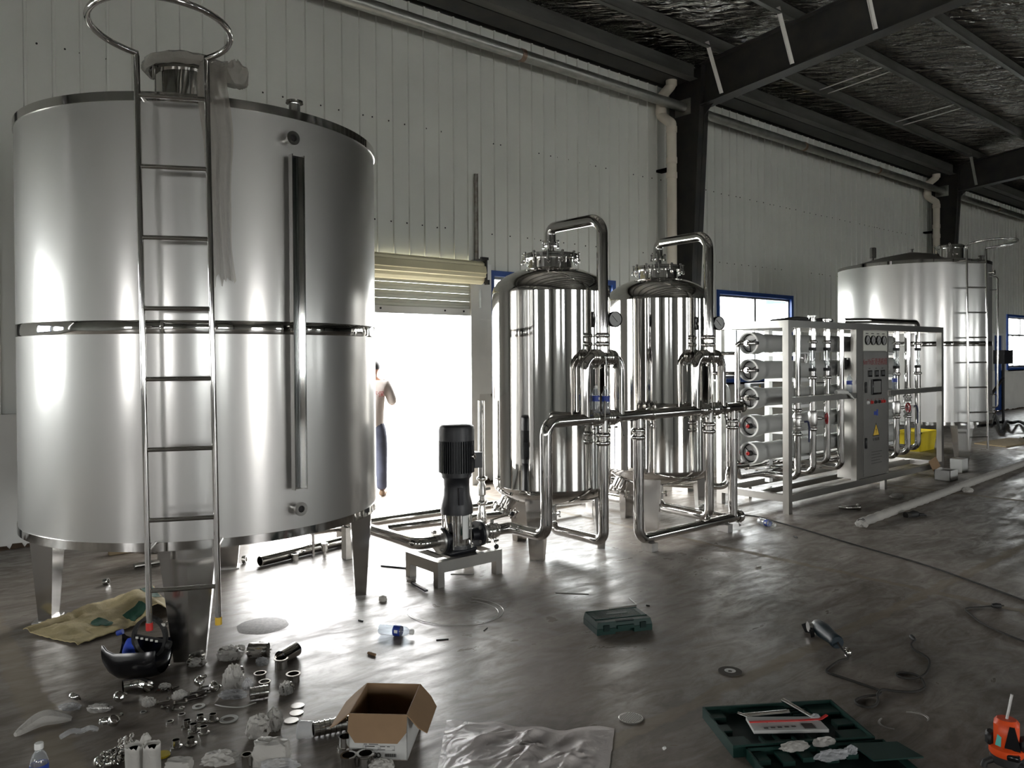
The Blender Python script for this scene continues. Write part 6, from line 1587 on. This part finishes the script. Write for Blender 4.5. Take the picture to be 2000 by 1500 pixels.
p0, p1 = onto(lx*.24, ly*.72, .045), onto(lx*.60, ly*.76, .045); MB().path([p0, p1], .013, 14).build('steel_bar', MT['pipe'], label='dull steel bar lying in the tray of the open case', cat='bar', org=tuple(p0))
p0, p1 = onto(lx*.22, ly*.78, .050), onto(lx*.36, ly*.45, .050); MB().path([p0, p1], .008, 12).build('wrench_handle', MT['pipe'], label='steel wrench handle sticking out of the booklet bag', cat='tool', org=tuple(p0))
bkl = thing('manual_bag', 'white instruction booklet in a clear bag with red strip on the tool case', 'booklet', tuple(onto(lx*.45, ly*.42, .04)))
m = MB(); m.hexa([onto(lx*.22,ly*.30,.040), onto(lx*.74,ly*.22,.040), onto(lx*.74,ly*.52,.046), onto(lx*.24,ly*.62,.046), onto(lx*.22,ly*.30,.054), onto(lx*.74,ly*.22,.054), onto(lx*.74,ly*.52,.060), onto(lx*.24,ly*.62,.060)]); m.build('booklet', MT['boxwhite'], bkl)
m = MB(); 
pts = [onto(lx*.23,ly*.47,.0625), onto(lx*.40,ly*.45,.064), onto(lx*.60,ly*.43,.064), onto(lx*.74,ly*.42,.066), onto(lx*.80,ly*.46,.075)]
for p, q_ in zip(pts[:-1], pts[1:]): m.beam(p, q_, .014, .003)
m.build('red_seal_strip', MT['red'], bkl)
m = MB(); m.extr([onto(lx*.58,ly*.27,.0548), onto(lx*.66,ly*.258,.0548), onto(lx*.66,ly*.37,.0575), onto(lx*.58,ly*.38,.0575)], (0,0,.0015)); m.build('dark_print', MT['darkprint'], bkl)
for k in range(5):
    m = MB(); m.extr([onto(lx*(.30+.05*k),ly*.32,.0560), onto(lx*(.33+.05*k),ly*.315,.0560), onto(lx*(.33+.05*k),ly*.34,.0567), onto(lx*(.30+.05*k),ly*.345,.0567)], (0,0,.001)); m.build('dark_print', MT['darkprint'], bkl)
crumple(onto(lx*.72, ly*.48, .05), .03, .022, .02, 40, .3, 3).build('bag_corner', MT['clearfilm'], bkl)
for x, y, sx, sy, sd, lb in ((lx*.40,-.04,.075,.028,41,'clear plastic sleeve lying across the open case hinge'), (lx*.62,-.02,.06,.022,42,'second clear plastic sleeve on the open case hinge'), (lx*.58,-.13,.085,.03,43,'clear plastic bag in the lid of the open case'), (lx*.74,-.10,.03,.02,44,'small clear bag corner in the lid of the open case')):
    p = onto(x, y, .040); crumple(p, sx, sy, .022, sd, .35, 3, 26, 12, math.atan2(ex.y, ex.x)+.15).build('clear_sleeve', MT['film'] if sd < 43 else MT['clearfilm'], label=lb, cat='plastic bag', group='clear bags on the open case', org=tuple(p))

# ---- angle grinder
A, Bg = G(1604,1228,.05), G(1640,1262,.04)
d = (Bg-A); d.z = 0; d.normalize(); s_ = Vector((-d.y, d.x, 0)); up = Vector((0,0,1))
t = thing('angle_grinder', 'dark angle grinder lying on the floor with its cord', 'power tool', (A.x, A.y, 0))
A = A-d*.02
MB().path([A+d*.0, A+d*.03, A+d*.07, A+d*.14, A+d*.19, A+d*.235, A+d*.25], [.043,.047,.046,.040,.037,.040,.034], 16).build('motor_housing', MT['bosch'], t)
MB().path([A-d*.045, A-d*.04, A-d*.01, A+d*.005], [.024,.038,.044,.042], 14).build('gear_head', mat('grey_cast_head', (.22,.22,.21), .4, .7), t)
MB().lathe([(.020,-.02),(.022,.03),(.030,.035)], A-d*.02-s_*.03, -s_, 18).build('spindle', MT['cast'], t)
MB().lathe([(.002,.0),(.062,.0),(.064,.012),(.064,.026),(.061,.026),(.060,.004),(.002,.004)], A-d*.02-s_*.055-Vector((0,0,.0)), (-s_-up*.35), 28, a0=0, a1=PI*1.05, cap0=False, cap1=False).build('guard', MT['black'], t)
for k in range(5): MB().beam(A+d*(.15+.016*k)+up*.024+s_*.012, A+d*(.156+.016*k)+up*.024-s_*.016, .004, .012).build('vent_slot', MT['black'], t)
cpts = [A+d*.25, A+d*.28+Vector((0,0,-.01)), G(1657,1284,.012), G(1640,1290,.008), G(1622,1302,.006), G(1614,1310,.006), G(1620,1315,.006), G(1645,1323,.006), G(1680,1335,.006), G(1712,1346,.006), G(1720,1352,.008), G(1714,1357,.012), G(1690,1360,.008), G(1672,1367,.006), G(1674,1375,.006), G(1690,1381,.006), G(1708,1379,.006), G(1715,1368,.006), G(1714,1356,.016), G(1724,1347,.014), G(1750,1350,.006), G(1785,1351,.006), G(1805,1344,.006), G(1804,1332,.006), G(1793,1320,.010), G(1770,1314,.006), G(1752,1315,.006), G(1755,1321,.006), G(1775,1325,.006), G(1800,1321,.012), G(1812,1309,.006), G(1815,1290,.006), G(1802,1278,.006), G(1784,1268,.006), G(1780,1258,.006), G(1786,1251,.01)]
MB().path(spline(cpts, 5), .006, 8).build('power_cord', MT['cable'], t)
p = G(1787, 1250, .012); m = MB(); m.path([p, p+Vector((.02,.02,0)), p+Vector((.045,.04,0))], [.008,.014,.012], 10); m.build('plug', MT['rubber'], t)
# ---- long black cable and second cable
cp = [G(1350,1004,.006), G(1460,1006,.006), G(1520,1020,.006), G(1580,1037,.006), G(1650,1058,.006), G(1730,1081,.006), G(1800,1101,.006), G(1870,1125,.006), G(1950,1154,.006), G(2020,1180,.006)]
MB().path(spline(cp, 6), .006, 8).build('long_cable', MT['cable'], label='long dark cable running straight across the floor', cat='cable', org=tuple(cp[0]))
cp = [G(2010,1256,.006), G(1975,1243,.006), G(1945,1230,.006), G(1925,1221,.006), G(1910,1212,.006), G(1898,1202,.006), G(1886,1191,.006), G(1893,1187,.008), G(1912,1186,.006), G(1938,1184,.01)]
t = thing('power_lead', 'short dark power lead with plug at the right edge', 'cable', tuple(cp[-1]))
MB().path(spline(cp, 6), .0055, 8).build('lead', MT['cable'], t)
p = G(1946, 1183, .015); MB().path([p-Vector((.02,-.02,0)), p, p+Vector((.02,-.02,0))], [.012,.018,.014], 10).build('plug', MT['rubber'], t)
MB().path([p+Vector((.02,-.02,0)), p+Vector((.035,-.032,.0))], .006, 8).build('pin', MT['chrome'], t)
# ---- wire coils
def coil(cx_, cy_, rx_, ry_, n, label, a0, a1, mt='wire', r=.0016, seed=1):
    random.seed(seed); t = thing('wire_coil', label, 'wire', tuple(G(cx_, cy_)))
    for k in range(n):
        f = 1+random.uniform(-.06, .06); o1, o2 = random.uniform(-3, 3), random.uniform(-2, 2)
        pts = [G(cx_+o1+rx_*f*math.cos(R(a)), cy_+o2+ry_*f*math.sin(R(a)), .004+.003*k) for a in range(a0, a1+1, 12)]
        MB().path(pts, r, 5).build('strand', MT[mt], t)
coil(886, 1195, 90, 26, 2, 'large thin wire loop lying on the floor before the pump', -70, 200, 'wire', .0018, 2)
coil(1765, 1406, 48, 15, 3, 'small coil of pale wire near the laser level', -85, 20, 'wire', .0008, 3)
coil(1762, 1408, 46, 15, 3, 'loose end of pale wire left of the laser level', 110, 215, 'wire', .0008, 5)
# ---- laser level
b = G(1966, 1498)
t = thing('laser_level', 'orange and black laser level standing at the bottom right corner', 'laser level', tuple(b), None, (0,0,R(-75)))
m = MB(); m.rbox(-.045,.045,-.042,.042,.075,.20,.018); m.build('housing', MT['orange'], t)
m = MB(); m.lathe([(.060,.055),(.064,.062),(.064,.085),(.050,.095)], n=32); m.build('turntable', MT['orange'], t)
m = MB(); m.lathe([(.055,.02),(.060,.025),(.060,.055),(.050,.06)], n=32); m.build('base', MT['black'], t)
for k in range(3):
    a_ = R(90+120*k); MB().path([(.045*math.cos(a_),.045*math.sin(a_),.035), (.085*math.cos(a_),.085*math.sin(a_),.02), (.09*math.cos(a_),.09*math.sin(a_),.0)], [.014,.013,.014], 10).build('tripod_foot', MT['black'], t)
m = MB(); m.extr([(.012,-.046,.185), (.030,-.046,.185), (.050,-.046,.10), (.050,-.046,.092), (-.005,-.046,.092), (-.005,-.046,.10)], (0,.03,0)); m.build('front_window', MT['gloss_black'], t)
MB().rbox(.0,.05,-.066,-.04,.055,.08,.006).build('lens_guard', MT['gloss_black'], t)
MB().rbox(-.075,-.043,-.03,.03,.085,.135,.01).build('side_guard', MT['black'], t); MB().rbox(.043,.08,-.03,.03,.085,.135,.01).build('side_guard', MT['black'], t)
m = MB(); m.extr([(-.038,-.0435,.10), (-.018,-.0435,.095), (-.016,-.0435,.135), (-.03,-.0435,.145)], (0,.002,0)); m.build('reflective_label', mat('holographic_label', (.15,.62,.55), .2, .3), t)
MB().path([(.0,.0,.195), (.018,.012,.30)], .0055, 8).build('aerial', MT['wire'], t)
# ---- adjustable wrench, rods and small litter
A, Bw = G(802,1136,.012), G(833,1154,.012); d = (Bw-A); L_ = d.length; d.normalize(); s_ = Vector((-d.y, d.x, 0))
t = thing('adjustable_wrench', 'dark adjustable wrench on the floor before the pump stand', 'wrench', tuple(A))
MB().beam(A+d*.03, Bw, .024, .012).build('handle', MT['blackmetal'], t); MB().beam(A+d*.07, Bw-d*.03, .010, .0135).build('handle_inlay', MT['pipe'], t)
m = MB(); m.extr([A+d*.045-s_*.018, A+d*.03+s_*.03, A-d*.02+s_*.042, A-d*.035+s_*.028, A-d*.0+s_*.008, A-d*.025-s_*.02, A-d*.005-s_*.03], (0,0,.012)); m.build('jaw', MT['pipe'], t)
def stick(p, q_, r, label, mt='wire', nm='thin_rod', cat='rod'):
    a, b = G(*p, r), G(*q_, r); MB().path([a, b], r, 7).build(nm, MT[mt], label=label, cat=cat, org=tuple(a))
stick((744,1105), (800,1110), .006, 'dark thin rod lying left of the pump stand', 'blackmetal'); stick((880,1121), (926,1121), .003, 'pale thin stick behind the pump stand leg'); stick((1085,1157), (1150,1160), .003, 'pale thin stick on the open floor right of the pump')
stick((1229,1168), (1243,1180), .004, 'white bent strip, upper arm, behind the closed tool case', 'gasket'); stick((1243,1180), (1190,1188), .004, 'white bent strip, long arm, behind the closed tool case', 'gasket')
stick((719,1275), (733,1279), .008, 'small rusty bolt stub on the bright floor', 'kraft', 'rusty_stub', 'bolt')
stick((852,1250), (876,1248), .003, 'thin dark twig on the floor right of the lying bottle', 'black', 'twig', 'twig'); stick((945,1232), (952,1226), .003, 'short dark splinter right of the wire loop', 'black', 'twig', 'twig')
stick((700,1211), (709,1213), .004, 'tiny dark chip near the tank leg', 'black', 'chip', 'chip'); stick((1262,1182), (1269,1183), .004, 'tiny dark chip behind the closed tool case', 'black', 'chip', 'chip'); stick((1550,1047), (1557,1050), .006, 'small dark fastener beside the long cable', 'blackmetal', 'fastener', 'fastener'); stick((1477,1106), (1486,1104), .008, 'pale pebble on the floor before the rack', 'gasket', 'pebble', 'pebble'); stick((1296,1462), (1299,1460), .007, 'white crumb at the right of the plastic sheet', 'whiteplastic', 'crumb', 'crumb')
b = G(203, 1142); t = thing('steel_nut', 'steel coupling on the floor under the big tank', 'fitting', tuple(b)); MB().lathe([(.015,0),(.024,0),(.026,.02),(.024,.035),(.015,.035),(.015,0)], b+Vector((0,0,.02)), (.7,-.6,.2), 18, False, False).build('coupling', MT['chrome'], t)
b = G(474, 1100); MB().lathe([(.018,0),(.03,0),(.03,.03),(.018,.03),(.018,0)], b+Vector((0,0,.03)), (.7,-.6,.1), 18, False, False).build('steel_coupling', MT['chrome'], label='steel coupling lying beside the rear tank leg', cat='fitting', org=tuple(b))
# raised dark patch of spilled grit by the tank leg
b = G(513, 1222); m = MB(); nn = 40; rr = []
for f, z in ((1, .0005), (.8, .004), (.4, .008), (.02, .009)): rr.append([b+Vector((.16*f*math.cos(2*PI*k/nn)*(1+.15*noise.noise(Vector((k*.3,1,1)))), .16*f*math.sin(2*PI*k/nn), z)) for k in range(nn)])
m.rings(rr, True, True, True); m.build('grit_patch', mat('grit', (.13,.115,.10), .6, 0, var=.3, vscale=60), label='low round patch of grit on the floor right of the tank leg', cat='grit', org=tuple(b))
